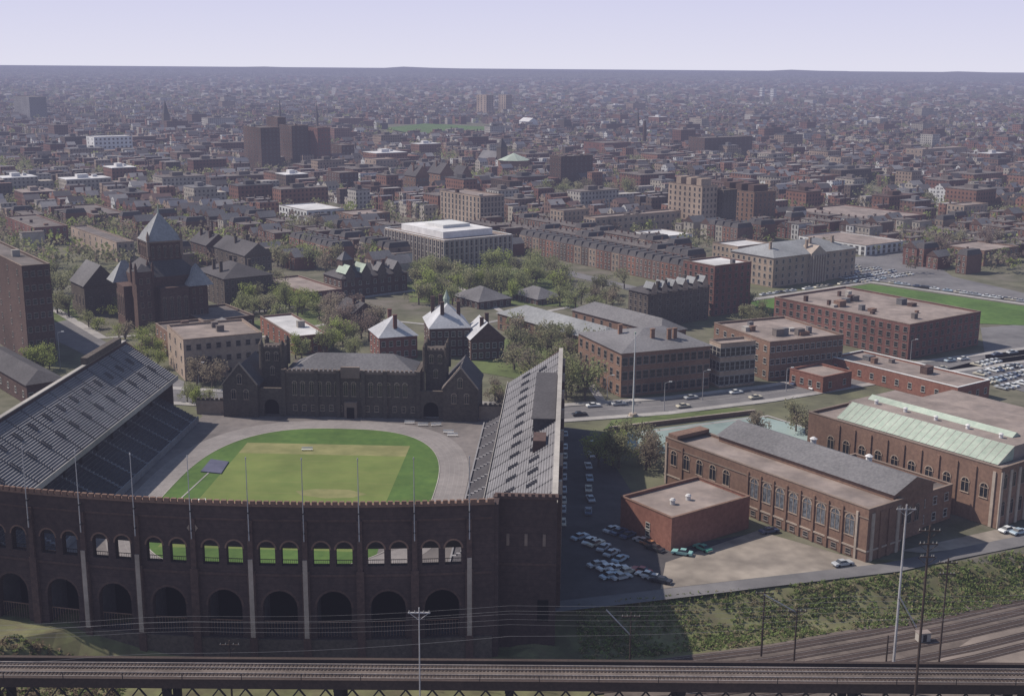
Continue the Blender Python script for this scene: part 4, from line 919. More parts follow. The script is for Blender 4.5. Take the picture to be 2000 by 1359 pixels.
regions = [
 ((800, 532, 1110, 600), 60, 1.1, (0, 1, 2, 5, 0), 'pale green spring tree in the grove on the campus green at centre', 'trees on the campus green'),
 ((530, 465, 660, 535), 18, 1.15, (0, 3, 5), 'hazy spring tree left of the ornate green roofed library', 'trees left of the ornate library'),
 ((450, 560, 640, 630), 24, 1.0, (2, 0, 5), 'bright green spring tree in the garden before the victorian hall', 'trees in the garden left of centre'),
 ((985, 650, 1120, 775), 24, 1.0, (0, 5, 3, 1, 0), 'thin leaved tree between the stadium hall and the long brick building', 'trees between hall and long brick building'),
 ((1095, 690, 1205, 785), 14, 1.05, (0, 3, 1), 'tree at the near end of the long brick building', 'trees by the end of the long brick building'),
 ((375, 735, 500, 760), 9, .75, (4, 3), 'reddish bare budding tree before the tan museum wing', 'budding trees before the museum wing'),
 ((575, 670, 720, 705), 10, .8, (2, 0), 'small green tree behind the stadium hall roof', 'trees behind the stadium hall'),
 ((640, 600, 740, 670), 14, 1.0, (4, 4, 3), 'reddish leafless tree left of the pale roofed halls', 'reddish trees by the pale roofed halls'),
 ((60, 530, 150, 620), 10, 1.1, (0, 1), 'tree on the left edge near the dark brick building', 'trees by the left brick building'),
 ((160, 600, 330, 680), 10, .7, (2, 0), 'small tree around the base of the pyramid roofed auditorium', 'trees around the auditorium'),
 ((230, 660, 330, 720), 6, .8, (2, 3), 'small tree by the left street', 'trees by the left street'),
 ((1165, 880, 1225, 915), 6, .95, (1, 2), 'full green tree beside the shaded alley', 'trees beside the alley'),
 ((1255, 875, 1290, 920), 4, .9, (3, 5), 'bare budding tree at the end of the arched gymnasium', 'trees at the gymnasium end'),
 ((1480, 838, 1580, 862), 4, .8, (3, 5), 'bare budding tree standing in the court between the gymnasiums', 'trees in the court'),
 ((930, 780, 985, 815), 4, .6, (3, 0), 'small tree beside the stadium hall gate', 'trees beside the hall gate'),
 ((1400, 600, 1500, 640), 6, .8, (0, 1), 'tree beside the brick block with white roof', 'trees beside the brick block'),
 ((1100, 560, 1230, 610), 12, .9, (0, 3, 1), 'tree left of the dark five storey stone block', 'trees left of the dark stone block'),
 ((360, 780, 440, 800), 5, .5, (2, 0), 'small shrub like tree by the left stand end', 'small trees by the left stand'),
 ((0, 700, 120, 745), 4, .8, (2,), 'tree before the low hipped building at left', 'trees before the low building'),
 ((1780, 470, 1960, 520), 10, 1.1, (3, 5, 4), 'hazy tree near the crowded right car park', 'trees near the right car park'),
 ((1050, 370, 1250, 400), 16, 1.3, (0, 3, 5), 'pale tree in the park belt right of centre', 'trees in the park belt'),
 ((380, 470, 470, 520), 5, .9, (3, 4), 'dark twiggy tree among the victorian halls', 'trees among the victorian halls'),
 ((240, 610, 330, 630), 4, .7, (0,), 'tree between the auditorium and the low dark building', 'trees between auditorium and low building'),
 ((700, 480, 760, 530), 6, 1, (0, 5), 'tree left of the broad pale modern building', 'trees left of the modern building'),
]
for (x0, y0, x1, y1), n, sc, pal, lab, grp in regions:
    for _ in range(n):
        for tr_ in range(14):
            p = P(rnd.uniform(x0, x1), rnd.uniform(min(y0, y1), max(y0, y1)))
            if not blocked(p.x, p.y, 1.0): break
        else: continue
        put_tree(p, sc, pal, lab, grp)

# ------------------------------------------------------------------ cars
def car_meshes():
    W = .9
    b = MB()
    prof = [(-2.45, .35), (-2.5, .62), (-2.35, .86), (-1.35, .92), (1.0, .94), (2.25, .86), (2.45, .62), (2.42, .35)]
    for s in (-1, 1): b.add([(x, s*W, z) for x, z in (prof if s < 0 else prof[::-1])])
    for i in range(len(prof)):
        a, c = prof[i], prof[(i+1) % len(prof)]; b.add([(a[0], -W, a[1]), (c[0], -W, c[1]), (c[0], W, c[1]), (a[0], W, a[1])][::-1])
    b.add([(-.95, -.62, 1.42), (.35, -.62, 1.42), (.35, .62, 1.42), (-.95, .62, 1.42)])
    body = b.mesh('body', 'car_paint')
    g = MB(); lo = [(-1.5, -.8, .93), (1.0, -.8, .95), (1.0, .8, .95), (-1.5, .8, .93)]; hi = [(-.95, -.62, 1.41), (.35, -.62, 1.41), (.35, .62, 1.41), (-.95, .62, 1.41)]
    for i in range(4): j = (i+1) % 4; g.add([lo[i], lo[j], hi[j], hi[i]])
    glass = g.mesh('window', 'glass')
    w_ = MB(); w_.tube((0, -.1, 0), (0, .1, 0), .33, .33, 10); w_.tube((0, .1, 0), (0, -.1, 0), .33, .33, 10); wheel = w_.mesh('wheel', 'rubber')
    u = MB(); u.box(-.045, -.85, -.08, .045, .85, .08); bump = u.mesh('bumper', 'chrome')
    return body, glass, wheel, bump
CM = car_meshes()
cols = {'white': (.7, .7, .68), 'cream': (.55, .5, .39), 'pale blue': (.36, .44, .5), 'black': (.03, .03, .035), 'red': (.32, .06, .05), 'orange brown': (.42, .19, .09), 'green': (.1, .32, .23), 'silver': (.4, .41, .42), 'dark blue': (.05, .07, .13), 'turquoise': (.24, .44, .42)}
def car(p, ang_, col, where, group, full=True):
    lab = f'{col} parked car {where}'
    r = thing('parked_car', lab, 'car', p, ang_, group)
    o = link('body', CM[0], r); o.color = (*cols[col], 1); link('window', CM[1], r)
    if full:
        for x in (-1.5, 1.5):
            for y in (-.82, .82): link('wheel', CM[2], r, (x, y, .33))
        for x in (-2.56, 2.52): link('bumper', CM[3], r, (x, 0, .48))
wcols = ['white', 'white', 'silver', 'pale blue', 'cream', 'silver', 'dark blue', 'black', 'silver', 'cream']
J = lambda s: rnd.uniform(-s, s)
for i in range(7): p = P(1152+J(4), 868+i*22+J(4)); car(p, PI/2+J(.14), wcols[i % 7], 'in the shaded column of cars along the alley', 'cars in the alley column')
for i in range(9): p = P(1098-i*.8, 852+i*21+J(3)); car(p+Vector((.8, 0, 0)), PI/2+J(.03), rnd.choice(wcols), 'tight against the outer wall of the right stand', 'cars against the stand wall')
for i in range(6): car(P(1132+i*16+J(4), 1052+i*8+J(4))+Vector((0, 0, .03)), .9+J(.2), rnd.choice(wcols[:6]), 'in the slanting row near the shaded stadium corner', 'cars in the slanting row')
for i in range(3): car(P(1194+i*17+J(2), 1036+i*6+J(2))+Vector((0, 0, .03)), .9+J(.15), rnd.choice(['silver', 'dark blue', 'white', 'cream']), 'in the short row behind the slanting row', 'cars in the short row')
for i in range(4): car(P(1166+i*20+J(3), 1106+i*4+J(2)), .5+J(.15), rnd.choice(wcols[:6]), 'in the lower row of the shaded car park', 'cars in the lower row')
for i in range(2): car(P(1192+i*22, 1128+i*2), .5+J(.1), rnd.choice(wcols), 'at the bottom of the shaded car park', 'cars at the bottom row')
for x, y, a_, c_, wz in ((1254, 1060, 2.3, 'silver', 'left of the orange one by the red annex'), (1268, 1066, 2.3, 'orange brown', 'beside the corner of the red brick annex'), (1278, 1074, 2.4, 'black', 'right of the orange brown one by the annex'), (1332, 1083, 2.8, 'turquoise', 'in front of the red brick annex'), (1372, 1074, 2.2, 'green', 'in front of the red brick annex at its right'), (1252, 1118, 2.6, 'red', 'at the left of the small sunlit row'), (1262, 1126, 2.6, 'white', 'second in the small sunlit row'), (1276, 1132, 2.7, 'silver', 'third in the small sunlit row'), (1290, 1137, 2.7, 'black', 'at the right of the small sunlit row'), (1646, 1104, .35, 'silver', 'alone at the near corner of the arched gymnasium'), (1968, 1038, .5, 'white', 'left of a pair by the right gymnasium'), (1990, 1042, .5, 'pale blue', 'right of a pair by the right gymnasium'), (1502, 1040, .4, 'dark blue', 'against the arched gymnasium wall')):
    car(P(x, y)+Vector((0, 0, .05)), a_, c_, wz, None)
for y_ in range(0, 11):
    for k in range(13):
        o = P(1958, 760)+Vector((math.cos(GA), math.sin(GA), 0))*(k*2.9)+Vector((-math.sin(GA), math.cos(GA), 0))*(y_*8.5)
        px, py = proj(o)
        if 1905 < px < 2010 and rnd.random() < .82 and not blocked(o.x, o.y, 1): car(o+Vector((J(.3), J(.8), .03)), GA+PI/2+J(.08), rnd.choice(wcols), 'in the crowded car park at the right edge', 'cars in the right edge car park', False)
for y_ in range(0, 9):
    for k in range(16):
        o = P(1672, 552)+Vector((math.cos(GA), math.sin(GA), 0))*(k*3.0)+Vector((-math.sin(GA), math.cos(GA), 0))*(y_*11)
        px, py = proj(o)
        if 1640 < px < 1850 and py > 497 and rnd.random() < .82 and not blocked(o.x, o.y, 1): car(o+Vector((J(.3), J(.8), .03)), GA+PI/2+J(.08), rnd.choice(wcols), 'in the far car park beyond the green field', 'cars in the far car park', False)
for k in range(46):
    if rnd.random() < .2: continue
    x = 1480+k*11.5+J(3); y = 582-(x-1480)*.14 if x < 1700 else 551+(x-1700)*.142
    car(P(x, y-3)+Vector((0, 0, .07)), GA if x < 1700 else -GA, rnd.choice(wcols), 'in the line of cars around the green field', 'cars around the green field', False)
for x in (370, 400, 1130, 1160, 1210, 1330, 1352, 1440, 1470, 1560, 1585, 1680, 1740, 1830, 1860, 1885, 1950, 1980):
    for p0, p1 in zip(r33, r33[1:]):
        a0, a1 = proj(p0)[0], proj(p1)[0]
        if a0 <= x < a1:
            t = (x-a0)/(a1-a0); p = p0.lerp(p1, t); d = p1-p0; car(p+Vector((0, rnd.choice((-4.6, 4.4)), .04)), math.atan2(d.y, d.x), rnd.choice(wcols), 'on the street running behind the stadium', 'cars on the street behind the stadium', False)
# ------------------------------------------------------------------ rowhouses and city
dA = Vector((-math.sin(GA), math.cos(GA), 0)); dB = Vector((math.cos(GA), math.sin(GA), 0))
HC = [(.21, .11, .085), (.17, .10, .08), (.27, .14, .105), (.13, .095, .08), (.33, .245, .19), (.2, .13, .11), (.42, .37, .31), (.18, .09, .075)]
def house_proto(w_, d_, h, kind):
    b = MB(); b.box(0, 0, 0, w_, d_, h); wall = b.mesh('wall', 'house_wall')
    r = MB()
    if kind == 'flat': r.box(-.15, -.3, h, w_+.15, d_+.1, h+.35); r.box(.3, .3, h+.35, w_-.3, d_-.3, h+.4, 0)
    elif kind == 'gable': hiproof(r, 0, 0, w_, d_, h+.01, w_*.42, over=.3, kind='gable')
    else:
        r.add([(0, 0, h), (w_, 0, h), (w_-1, 1.3, h+2.8), (1, 1.3, h+2.8)]); r.add([(0, d_, h), (0, 0, h), (1, 1.3, h+2.8), (1, d_-1.3, h+2.8)]); r.add([(w_, 0, h), (w_, d_, h), (w_-1, d_-1.3, h+2.8), (w_-1, 1.3, h+2.8)]); r.add([(w_, d_, h), (0, d_, h), (1, d_-1.3, h+2.8), (w_-1, d_-1.3, h+2.8)]); r.add([(1, 1.3, h+2.8), (w_-1, 1.3, h+2.8), (w_-1, d_-1.3, h+2.8), (1, d_-1.3, h+2.8)])
    mats_ = {'flat': ('tar', 'tar'), 'gable': ('slate', 'brick_dark'), 'mansard': ('slate_dark', 'slate_dark')}[kind]
    roof = r.mesh('roof', list(mats_))
    c = MB(); c.box(w_*.15, d_*.5, h, w_*.15+.9, d_*.5+.7, h+(3.6 if kind != 'flat' else 2)); c.box(w_*.15-.1, d_*.5-.1, h+3.6 if kind != 'flat' else h+2, w_*.15+1, d_*.5+.8, h+3.8 if kind != 'flat' else h+2.2)
    ch = c.mesh('chimney', 'brick_dark')
    ws = []
    for k in range(int(h//3.3)):
        z = .9+k*3.3
        for i in range(2): ws.append((w_*(.27+.46*i), 0, z, 0))
        for i in range(3): ws.append((0, d_*(.2+.3*i), z, -PI/2))
    return wall, roof, ch, ws
HP = [house_proto(6, 13, 10.2, 'flat'), house_proto(6.5, 14, 10.2, 'mansard'), house_proto(7.5, 12, 7, 'gable'), house_proto(6, 12, 7.4, 'flat'), house_proto(9, 12, 10, 'gable')]
wmesh = winmesh(1.0, 1.7)
def put_house(p, rz, k, label, group, col, windows=True):
    wall, roof, ch, ws = HP[k]
    r = thing('rowhouse', label, 'house', p, rz, group)
    o = link('wall', wall, r); o.color = (*col, 1); ro = link('roof', roof, r); link('chimney', ch, ro)
    if windows:
        for x, y, z, a_ in ws: link('window', wmesh, r, (x, y, z), a_)
for (sx_, sy, xe, k0) in ((1340, 560, 1008, 1), (1325, 533, 1050, 0), (1300, 510, 1005, 0)):
    p = P(sx_, sy)
    while proj(p)[0] > xe:
        if not blocked(p.x, p.y, 0):
            put_house(p, GA-PI/2, k0 if rnd.random() < .8 else 1, 'brick rowhouse in the terraces right of the campus trees', 'terraced rowhouses right of the campus trees', rnd.choice(HC[:6]))
        p = p+dA*(6.02 if k0 == 0 else 6.55)
    foot(P(sx_, sy), GA, -1, -14, 15, (P(sx_, sy)-p).length)
cand = []
rc = random.Random(5)
def campus(px, py):
    if py > 560: return True
    if 760 < px < 1120 and py > 500: return True
    if px > 1120 and py > 480: return px < 1760 or py > 535
    if px < 700 and py > 525 and px > 100: return True
    if 1060 < px < 1240 and 370 < py < 402: return True
    if 745 < px < 960 and 243 < py < 266: return True
    return False
# larger blocks first, so that the houses leave them room
nb = 0
blk = []
while nb < 150:
    px = rc.uniform(-20, 2020); py = 175+255*rc.random()**.75
    p = P(px, py)
    if blocked(p.x, p.y, 14) or campus(px, py): continue
    lx, ly, h = rc.uniform(12, 48), rc.uniform(12, 30), rc.uniform(10, 18)+(0 if py > 300 else 8)*rc.random()
    r = thing('city_block_building', 'flat roofed institution or apartment building standing over the distant rowhouses', 'building', p, GA, 'larger buildings over the distant rowhouses')
    q = MB(); q.box(0, 0, 0, lx, ly, h)
    if rc.random() < .5: q.box(lx+.02, ly*.2, 0, lx*1.5, ly*.8, h*.75)
    o = q.build('wall', 'block_wall', r); o.color = (*rc.choice(HC+[HC[4], HC[6], (.5, .46, .41), (.24, .13, .1)]), 1)
    q = MB(); q.box(-.2, -.2, h, lx+.2, ly+.2, h+.5); q.box(lx*.3, ly*.3, h+.5, lx*.55, ly*.6, h+3.6); q.box(lx*.7, ly*.6, h+.5, lx*.8, ly*.75, h+2.4); q.build('roof', rc.choice(['tar', 'gravel_roof', 'tar', 'slate', 'brick_dark', 'white_roof'] if rc.random() < .6 else ['tar', 'slate_dark']), r)
    foot(p, GA, 0, 0, lx*1.4, ly); nb += 1
A0 = P(1000, 560)
for bi in range(-60, 80):
    for bj in range(-14, 75):
        ox = A0+dB*(bi*50)+dA*(bj*86)
        D = ox.length
        if D > 3300 or ox.y < 380: continue
        px, py = proj(ox)
        if px < -150 or px > 2150: continue
        dens = .86 if D < 1800 else .55
        if rc.random() < .13: continue
        t0 = rc.choice([0, 1, 2, 3, 4, 0, 3]); jit = rc.uniform(-5, 5)
        for row in (0, 1):
            s = 3.0+rc.uniform(0, 6)
            colr = rc.choice(HC)
            while s < 79:
                k = t0 if rc.random() < .7 else rc.randrange(5)
                w_ = [6, 6.5, 7.5, 6, 9][k]
                o = ox+dA*s+dB*((5 if row == 0 else 30)+jit*.3+rc.uniform(-.6, .6))
                s += w_+(.05 if k != 2 else 1.5)+(rc.random() < .1)*5
                if rc.random() > dens: continue
                q = proj(o)
                if campus(*q) or blocked(o.x+dB.x*6, o.y+dB.y*6, 8): continue
                c = colr if rc.random() < .6 else rc.choice(HC)
                if rc.random() < .05: c = (.62, .6, .57)
                cand.append((q[1], o, k, c, q[0]))
cand.sort(key=lambda t: -t[0])
ind = [c for c in cand if -20 < c[4] < 2020][:235]; ids = set(id(c) for c in ind)
LBL = ['brick rowhouse three storeys high with flat tar roof in the city streets', 'rowhouse with a dark mansard roof in the city streets', 'small house with a slate gable roof in the city streets', 'two storey flat roofed rowhouse in the city streets', 'wide three storey gabled house in the city streets']
for c in ind:
    put_house(c[1], GA-PI/2, c[2], LBL[c[2]], 'houses in the near city streets', c[3])
V = []; Fc = []; T = []
def sbox(o, ax, ay, lx, ly, h, c, rc_, gable=0):
    n = len(V); p = [o, o+ax*lx, o+ax*lx+ay*ly, o+ay*ly]
    for z in (0, h):
        for q in p: V.append((q.x, q.y, z))
    for q in ((0,1,5,4),(1,2,6,5),(2,3,7,6),(3,0,4,7)): Fc.append(tuple(n+i for i in q)); T.append(c)
    if not gable: Fc.append((n+4, n+5, n+6, n+7)); T.append(rc_)
    else:
        a = (p[0]+p[1])/2; b_ = (p[3]+p[2])/2; V.append((a.x, a.y, h+gable)); V.append((b_.x, b_.y, h+gable))
        Fc.append((n+4, n+8, n+9, n+7)); T.append(rc_); Fc.append((n+5, n+6, n+9, n+8)); T.append(rc_); Fc.append((n+4, n+5, n+8)); T.append(c); Fc.append((n+6, n+7, n+9)); T.append(c)
RC = [(.14, .125, .12), (.19, .165, .16), (.26, .235, .23), (.115, .1, .1), (.36, .33, .31), (.2, .195, .215), (.22, .14, .12)]
for c in cand:
    if id(c) in ids: continue
    _, o, k, col, _ = c
    w_, d_, h = [(6, 13, 10.2), (6.5, 14, 12), (7.5, 12, 7), (6, 12, 7.4), (9, 12, 10)][k]
    sbox(o+dA*w_, -dA, dB, w_, d_*rc.uniform(.8, 1.25), h*rc.uniform(.8, 1.25), col, rc.choice(RC), gable=0 if k in (0, 3, 1) else w_*.4)
    if rc.random() < .35: sbox(o+dA*2+dB*(d_*.5), -dA, dB, 1.2, 1.2, h+3.4, (.13, .09, .08), (.05, .05, .05))
for _ in range(4200):
    y = 3000*math.exp(rc.random()*1.1); x = rc.uniform(-.48, .48)*y*1.0
    s = rc.uniform(.8, 1.5)*(1+(y-3000)/7000); col = rc.choice(HC+[(.5, .47, .43)])
    sbox(Vector((x, y, 0)), -dA, dB, rc.uniform(9, 24)*s, 11*s, rc.uniform(6, 10)*s, col, rc.choice(RC), gable=0 if rc.random() < .6 else 4)
me = bpy.data.meshes.new('distant_houses'); me.from_pydata(V, [], Fc); me.materials.append(M['house_stuff'])
at = me.attributes.new('tint', 'FLOAT_COLOR', 'FACE'); arr = np.ones((len(T), 4), dtype=np.float32); arr[:, :3] = np.array(T); at.data.foreach_set('color', arr.ravel())
tag(link('distant_houses', me), 'brick rowhouses and roofs filling the far city to the horizon', 'houses', kind='stuff')
rng = np.random.default_rng(3)
def clumps(centres, sizes, nq, qs, cols_):
    n = len(centres); c = np.repeat(centres, nq, 0); s = np.repeat(sizes, nq)[:, None]
    d = rng.normal(size=(n*nq, 3)); d /= np.linalg.norm(d, axis=1)[:, None]; d *= rng.uniform(.4, 1, (n*nq, 1)); d[:, 2] *= .75
    c = c+d*s; a = rng.normal(size=(n*nq, 3)); a /= np.linalg.norm(a, axis=1)[:, None]; t = rng.normal(size=(n*nq, 3)); b_ = np.cross(a, t); b_ /= np.linalg.norm(b_, axis=1)[:, None]
    q = s*qs*rng.uniform(.6, 1.3, (n*nq, 1)); v = np.stack([c+a*q, c+b_*q*.9, c-a*q, c-b_*q*.8], 1)
    return v.reshape(-1, 3), np.repeat(cols_, nq, 0)
def stuffmesh(name, v, cl, label):
    n = len(v)//4; me = bpy.data.meshes.new(name); me.vertices.add(n*4); me.vertices.foreach_set('co', v.astype(np.float32).ravel())
    me.loops.add(n*4); me.loops.foreach_set('vertex_index', np.arange(n*4, dtype=np.int32)); me.polygons.add(n); me.polygons.foreach_set('loop_start', np.arange(0, n*4, 4, dtype=np.int32)); me.polygons.foreach_set('loop_total', np.full(n, 4, dtype=np.int32))
    me.update(); me.validate(); me.materials.append(M['leaf_stuff'])
    at = me.attributes.new('tint', 'FLOAT_COLOR', 'FACE'); arr = np.ones((n, 4), dtype=np.float32); arr[:, :3] = cl[:n]; at.data.foreach_set('color', arr.ravel())
    return tag(link(name, me), label, 'trees', kind='stuff')
cen = []; siz = []; col = []
cnt = 0
while cnt < 22000:
    D = 540*math.exp(rc.random()*1.8); x = rc.uniform(-.47, .47)*D
    cnt += 1
    q = proj((x, D, 0))
    if q[1] > 560 or (campus(*q) and not (q[1] < 500)): continue
    if 745 < q[0] < 960 and 243 < q[1] < 266: continue
    nv = math.sin(x*.006+1)*math.sin(D*.005+x*.002)+rc.uniform(-.8, .8)
    if nv < -.35: continue
    if blocked(x, D, 2): continue
    s = rc.uniform(2.8, 5.6)*(1+max(0, D-1500)/3500); cen.append((x, D, s*1.15+rc.uniform(0, 2))); siz.append(s); col.append(GREEN[rc.randrange(6)])
cen = np.array(cen); siz = np.array(siz); col = np.array(col)*rng.uniform(.65, 1.05, (len(siz), 1))
v, cl = clumps(cen, siz, 24, .2, col)
stuffmesh('distant_trees', v, cl, 'spring trees growing between the distant rows of houses')
cen = []; siz = []; col = []
for _ in range(15000):
    D = 2900*math.exp(rc.random()*1.5); x = rc.uniform(-.5, .5)*D
    if math.sin(x*.003+D*.001)*math.sin(D*.0023)+rc.uniform(-1, 1) < -.6: continue
    s = rc.uniform(6, 12)*(1+min(D-3000, 3500)/6000); z = 0
    if D > 7600: z = max(0, (D-7000)/9000*60)
    cen.append((x, D, z+s*.35)); siz.append(s); g_ = rc.uniform(.7, 1.25); col.append((.21*g_, .21*g_, .13*g_))
v, cl = clumps(np.array(cen), np.array(siz), 13, .3, np.array(col))
stuffmesh('woodland', v, cl, 'hazy woodland covering the far hills below the horizon')
cen = []; siz = []; col = []
for _ in range(10000):
    x = rc.uniform(14, 135); y = edge_y(x)-rc.uniform(2.0, 17)*(1 if x > 60 else 1.1)
    t = math.sin(x*.25)*math.sin(y*.4)+rc.uniform(-1, 1)
    if t < -.1: continue
    s = rc.uniform(.2, .65); cen.append((x, y, gh(x, y)+s*.4)); siz.append(s); g_ = rc.uniform(.6, 1.25); col.append((.23*g_, .28*g_, .10*g_) if rc.random() < .7 else (.32*g_, .27*g_, .16*g_))
for _ in range(2600):
    x = rc.uniform(-125, -72); y = rc.uniform(196, 222); s = rc.uniform(.25, .8); g_ = rc.uniform(.6, 1.2)
    if y > edge_y(x)+2: continue
    cen.append((x, y, gh(x, y)+s*.5)); siz.append(s); col.append((.3*g_, .23*g_, .155*g_) if rc.random() < .65 else (.19*g_, .23*g_, .085*g_))
v, cl = clumps(np.array(cen), np.array(siz), 9, .45, np.array(col))
o = stuffmesh('undergrowth', v, cl, 'tangled green undergrowth on the railway embankment'); o['category'] = 'undergrowth'

# ------------------------------------------------------------------ railway
sheet('railway_bed', [P(x, y, -4.9) for x, y in ((1180, 1300), (1300, 1284), (1500, 1258), (1750, 1212), (1900, 1180), (2150, 1120), (2150, 1420), (1180, 1420))], -4.9, 'ballast')
sheet('dirt_patch', [P(x, y, -4.85) for x, y in ((1830, 1290), (1900, 1245), (2150, 1190), (2150, 1310))], -4.85, 'dirt')
sheet('yard_ground', [Vector((-200, 150, 0)), Vector((60, 150, 0)), Vector((60, 206, 0)), Vector((-200, 206, 0))], -4.95, 'ballast')
base = [(1150, 1306), (1300, 1292), (1500, 1268), (1700, 1234), (1850, 1206), (2000, 1172), (2150, 1135)]
Ve = Vector
for k, dy in enumerate((0, 4.2, 8.4, 14, 18)):
    pts = [P(x, y, -4.8)+Ve((0, -dy, 0)) for x, y in base]
    fine = []
    for i in range(len(pts)-1):
        for t in range(6): fine.append(pts[i].lerp(pts[i+1], t/6))
    fine.append(pts[-1])
    strip('sleeper_bed', fine, 2.6, -4.82+k*.002, 'steel_rust')
    for s in (-.72, .72):
        q = MB(); off = []
        for i, p in enumerate(fine):
            a_ = fine[max(0, i-1)]; c_ = fine[min(len(fine)-1, i+1)]; d = (c_-a_).normalized(); n = Ve((-d.y, d.x, 0)); off.append(p+n*s)
        for i in range(len(off)-1): q.tube(off[i], off[i+1], .07, .07, 4)
        tag(q.build('rail', 'rail'), kind='structure')
vd = thing('railway_viaduct', 'double track railway viaduct on steel girders across the foreground', 'viaduct')
X0, X1 = -130, 130
q = MB(); q.box(X0, 189.2, 7.9, X1, 196, 8.4); dk = q.build('deck', 'ballast', vd)
for y in (190.2, 191.6, 193.6, 195.0): q = MB(); q.box(X0, y-.09, 8.54, X1, y+.09, 8.68); q.build('rail', 'rail', dk)
for yc in (190.9, 194.3):
    q = MB()
    for i in range(400): q.box(X0+i*.65, yc-1.2, 8.4, X0+i*.65+.3, yc+1.2, 8.52)
    q.build('sleepers', 'steel_rust', dk)
for y in (188.95, 196.25): q = MB(); q.box(X0, y-.2, 7.2, X1, y+.2, 8.9); q.box(X0, y-.4, 8.9, X1, y+.4, 9.02); q.build('girder', 'steel_rust', vd)
for yy in (188.9, 196.2):
    q = MB()
    for i in range(58):
        xa = X0+i*4.5; q.tube((xa, yy, 7.2), (xa+2.25, yy, 4.2), .17, .17, 4); q.tube((xa+2.25, yy, 4.2), (xa+4.5, yy, 7.2), .17, .17, 4)
    q.box(X0, yy-.15, 3.9, X1, yy+.15, 4.3); q.build('truss', 'steel_dark', vd)
for i in range(26):
    x = X0+5+i*10; q = MB(); q.box(x-.06, 188.45, 9.02, x+.06, 188.55, 10.1); q.build('railing_post', 'steel_dark', vd)
for i in range(9):
    x = X0+14+i*29; q = MB()
    for y in (189.6, 195.6): q.box(x-.7, y-.4, -5.2, x+.7, y+.4, 7.15)
    q.tube((x, 189.6, -4), (x, 195.6, 6), .2, .2, 4); q.box(x-.8, 189.3, 6.4, x+.8, 195.9, 7.19); q.build('pier', 'steel_dark', vd)

def pole(px, D, ytop, zb, label, arms=2, r=.22, name='catenary_pole', m='steel_rust'):
    x = (px-1000)/F*(D*math.cos(TH)+(H-8)*math.sin(TH)); lo, hi = zb, 120.0
    for _ in range(40):
        md = (lo+hi)/2
        if proj((x, D, md))[1] > ytop: lo = md
        else: hi = md
    x += (px-proj((x, D, lo*.6))[0])/F*D
    o = thing(name, label, 'pole', (x, D, zb)); h = lo-zb
    q = MB(); q.tube((0, 0, 0), (0, 0, h), r, r*.6, 7); q.build('post', m, o)
    for i in range(arms):
        z = h-1-i*2.2; q = MB(); q.box(-1.8+.3*i, -.1, z, 1.8-.3*i, .1, z+.2); q.tube((-1.5, 0, z), (0, 0, z-1.2), .05, .05, 4); q.tube((1.5, 0, z), (0, 0, z-1.2), .05, .05, 4); ca = q.build('crossarm', m, o)
        for s in (-1.6+.3*i, -.7, .7, 1.6-.3*i):
            q = MB(); q.tube((s, 0, z+.2), (s, 0, z+.5), .08, .05, 6); q.build('insulator', 'frame_white', ca)
pole(1760, 212, 985, -5, 'tall pale steel pole at the right foreground', arms=1, m='pole_pale', r=.28)
pole(1800, 183, 1026, -5, 'dark wooden pole crossing in front of the viaduct at right', arms=3, r=.28)
pole(820, 184, 1186, -5, 'short pole with crossarm in front of the viaduct below the stadium', arms=1, m='pole_pale', r=.15)
pole(1845, 214, 1090, -5, 'catenary mast with arms right of the tall dark pole', arms=2)
pole(1555, 214, 1185, -5, 'short catenary mast on the railway left of the tall poles', arms=1)
pole(1492, 222, 1150, -3, 'thin catenary mast on the embankment foot', arms=1)
pole(1732, 204, 1240, -5, 'small signal post beside the tall pale pole', arms=0)
pole(1232, 214, 1195, -5, 'slim mast at the left end of the embankment', arms=1)
pole(450, 200, 1250, -5, 'stubby mast below the curved stadium wall', arms=1)
for (xa, ya, xb, yb, D, lab) in ((1184, 1190, 1232, 1240, 214, 'slanted pale beam at the left end of the embankment'), (1492, 1160, 1555, 1195, 214, 'slanted pale beam over the tracks'), (1757, 1165, 1790, 1225, 205, 'bright slanted beam beside the tall pale pole')):
    def at_(px, py):
        d = camR @ Vector(((px-1000)/F, (679.5-py)/F, -1)); t = D/d.y; return Vector((d.x*t, D, H+d.z*t))
    A, B = at_(xa, ya), at_(xb, yb); o = thing('gantry_arm', lab, 'beam', B); q = MB(); q.tube(A-B, (0, 0, 0), .12, .12, 5); q.build('beam', 'pole_pale', o); q = MB(); q.tube((A-B)+Vector((0, .5, -.6)), (0, .5, -.6), .08, .08, 4); q.build('brace', 'steel_rust', o)
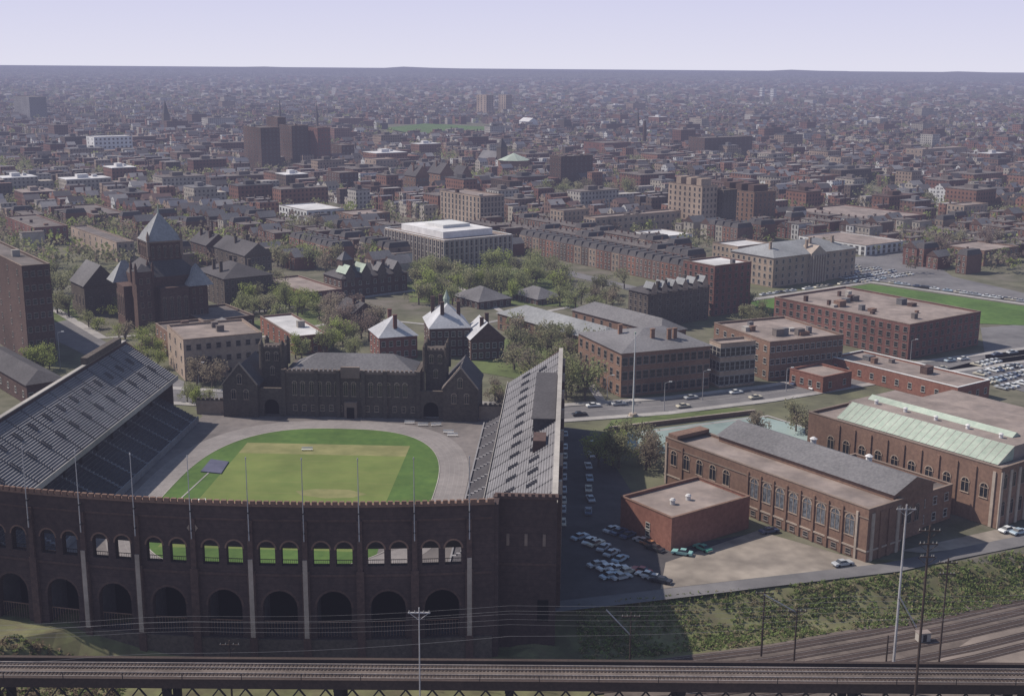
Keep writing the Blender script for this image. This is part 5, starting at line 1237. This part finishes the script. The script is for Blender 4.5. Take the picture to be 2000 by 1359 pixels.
p = P(1802, 1250, -4.8); o = thing('equipment_hut', 'small pale equipment hut beside the tracks', 'hut', p, .2); q = MB(); q.box(-1.3, -.8, 0, 1.3, .8, 1.8); q.build('wall', 'concrete', o); q = MB(); q.box(-1.4, -.9, 1.8, 1.4, .9, 1.95); q.build('roof', 'gravel_roof', o); q = MB(); q.box(-.4, -.86, .1, .4, -.81, 1.6); q.build('door', 'steel_dark', o)
for i, (D, z, dz) in enumerate(((201, 17, 2), (201, 16, 2), (203, 14.5, 1), (205, 12.5, 1), (206, 11, .5), (183, 20, 4))):
    q = MB(); prev = None
    for k in range(31):
        x = -120+240*k/30; zz_ = z+dz*(x/120)-.9*math.sin(PI*((x+120) % 60)/60); c_ = (x, D+(x*.05), zz_)
        if prev: q.tube(prev, c_, .02, .02, 3)
        prev = c_
    tag(q.build('overhead_wire', 'wire'), 'thin overhead wire strung along the railway in the foreground', 'wire', 'overhead wires along the railway')
N = P(1236, 812); o = thing('flagpole', 'very tall white flagpole in front of the long brick building', 'flagpole', N); hh = height(N, 652)
q = MB(); q.tube((0, 0, 0), (0, 0, hh), .3, .12, 8); q.build('pole', 'white_wall', o); q = MB(); q.tube((0, 0, 0), (0, 0, .9), 1.6, 1.3, 8); q.build('plinth', 'stone_trim', o); q = MB(); q.tube((0, 0, hh), (0, 0, hh+.6), .3, .3, 6); q.build('finial', 'copper', o)
for px, py, yt, lab in ((1297, 802, 748, 'street lamp right of the tall flagpole'), (1372, 782, 725, 'street lamp second right of the tall flagpole'), (1186, 775, 735, 'street lamp left of the tall flagpole'), (1535, 765, 720, 'street lamp left of the small red annex'), (1778, 705, 665, 'street lamp before the purple brick dormitory'), (388, 752, 710, 'street lamp before the tan museum wing'), (118, 720, 650, 'street lamp before the tall left brick building'), (400, 610, 560, 'slim pole beside the auditorium')):
    N = P(px, py); hh = height(N, yt); o = thing('street_lamp', lab, 'street lamp', N); q = MB(); q.tube((0, 0, 0), (0, 0, hh), .14, .08, 6); q.build('post', 'pole_pale', o)
    q = MB(); q.tube((0, 0, hh), (1.6, 0, hh+.5), .07, .05, 5); am = q.build('arm', 'pole_pale', o); q = MB(); q.box(1.3, -.2, hh+.35, 2.3, .2, hh+.6); q.build('lamp_head', 'white_wall', am)
for k in list(C.objects):
    if '_nw' in k: del k['_nw']
print('objects', len(C.objects), 'trees', NT[0], 'cand', len(cand))
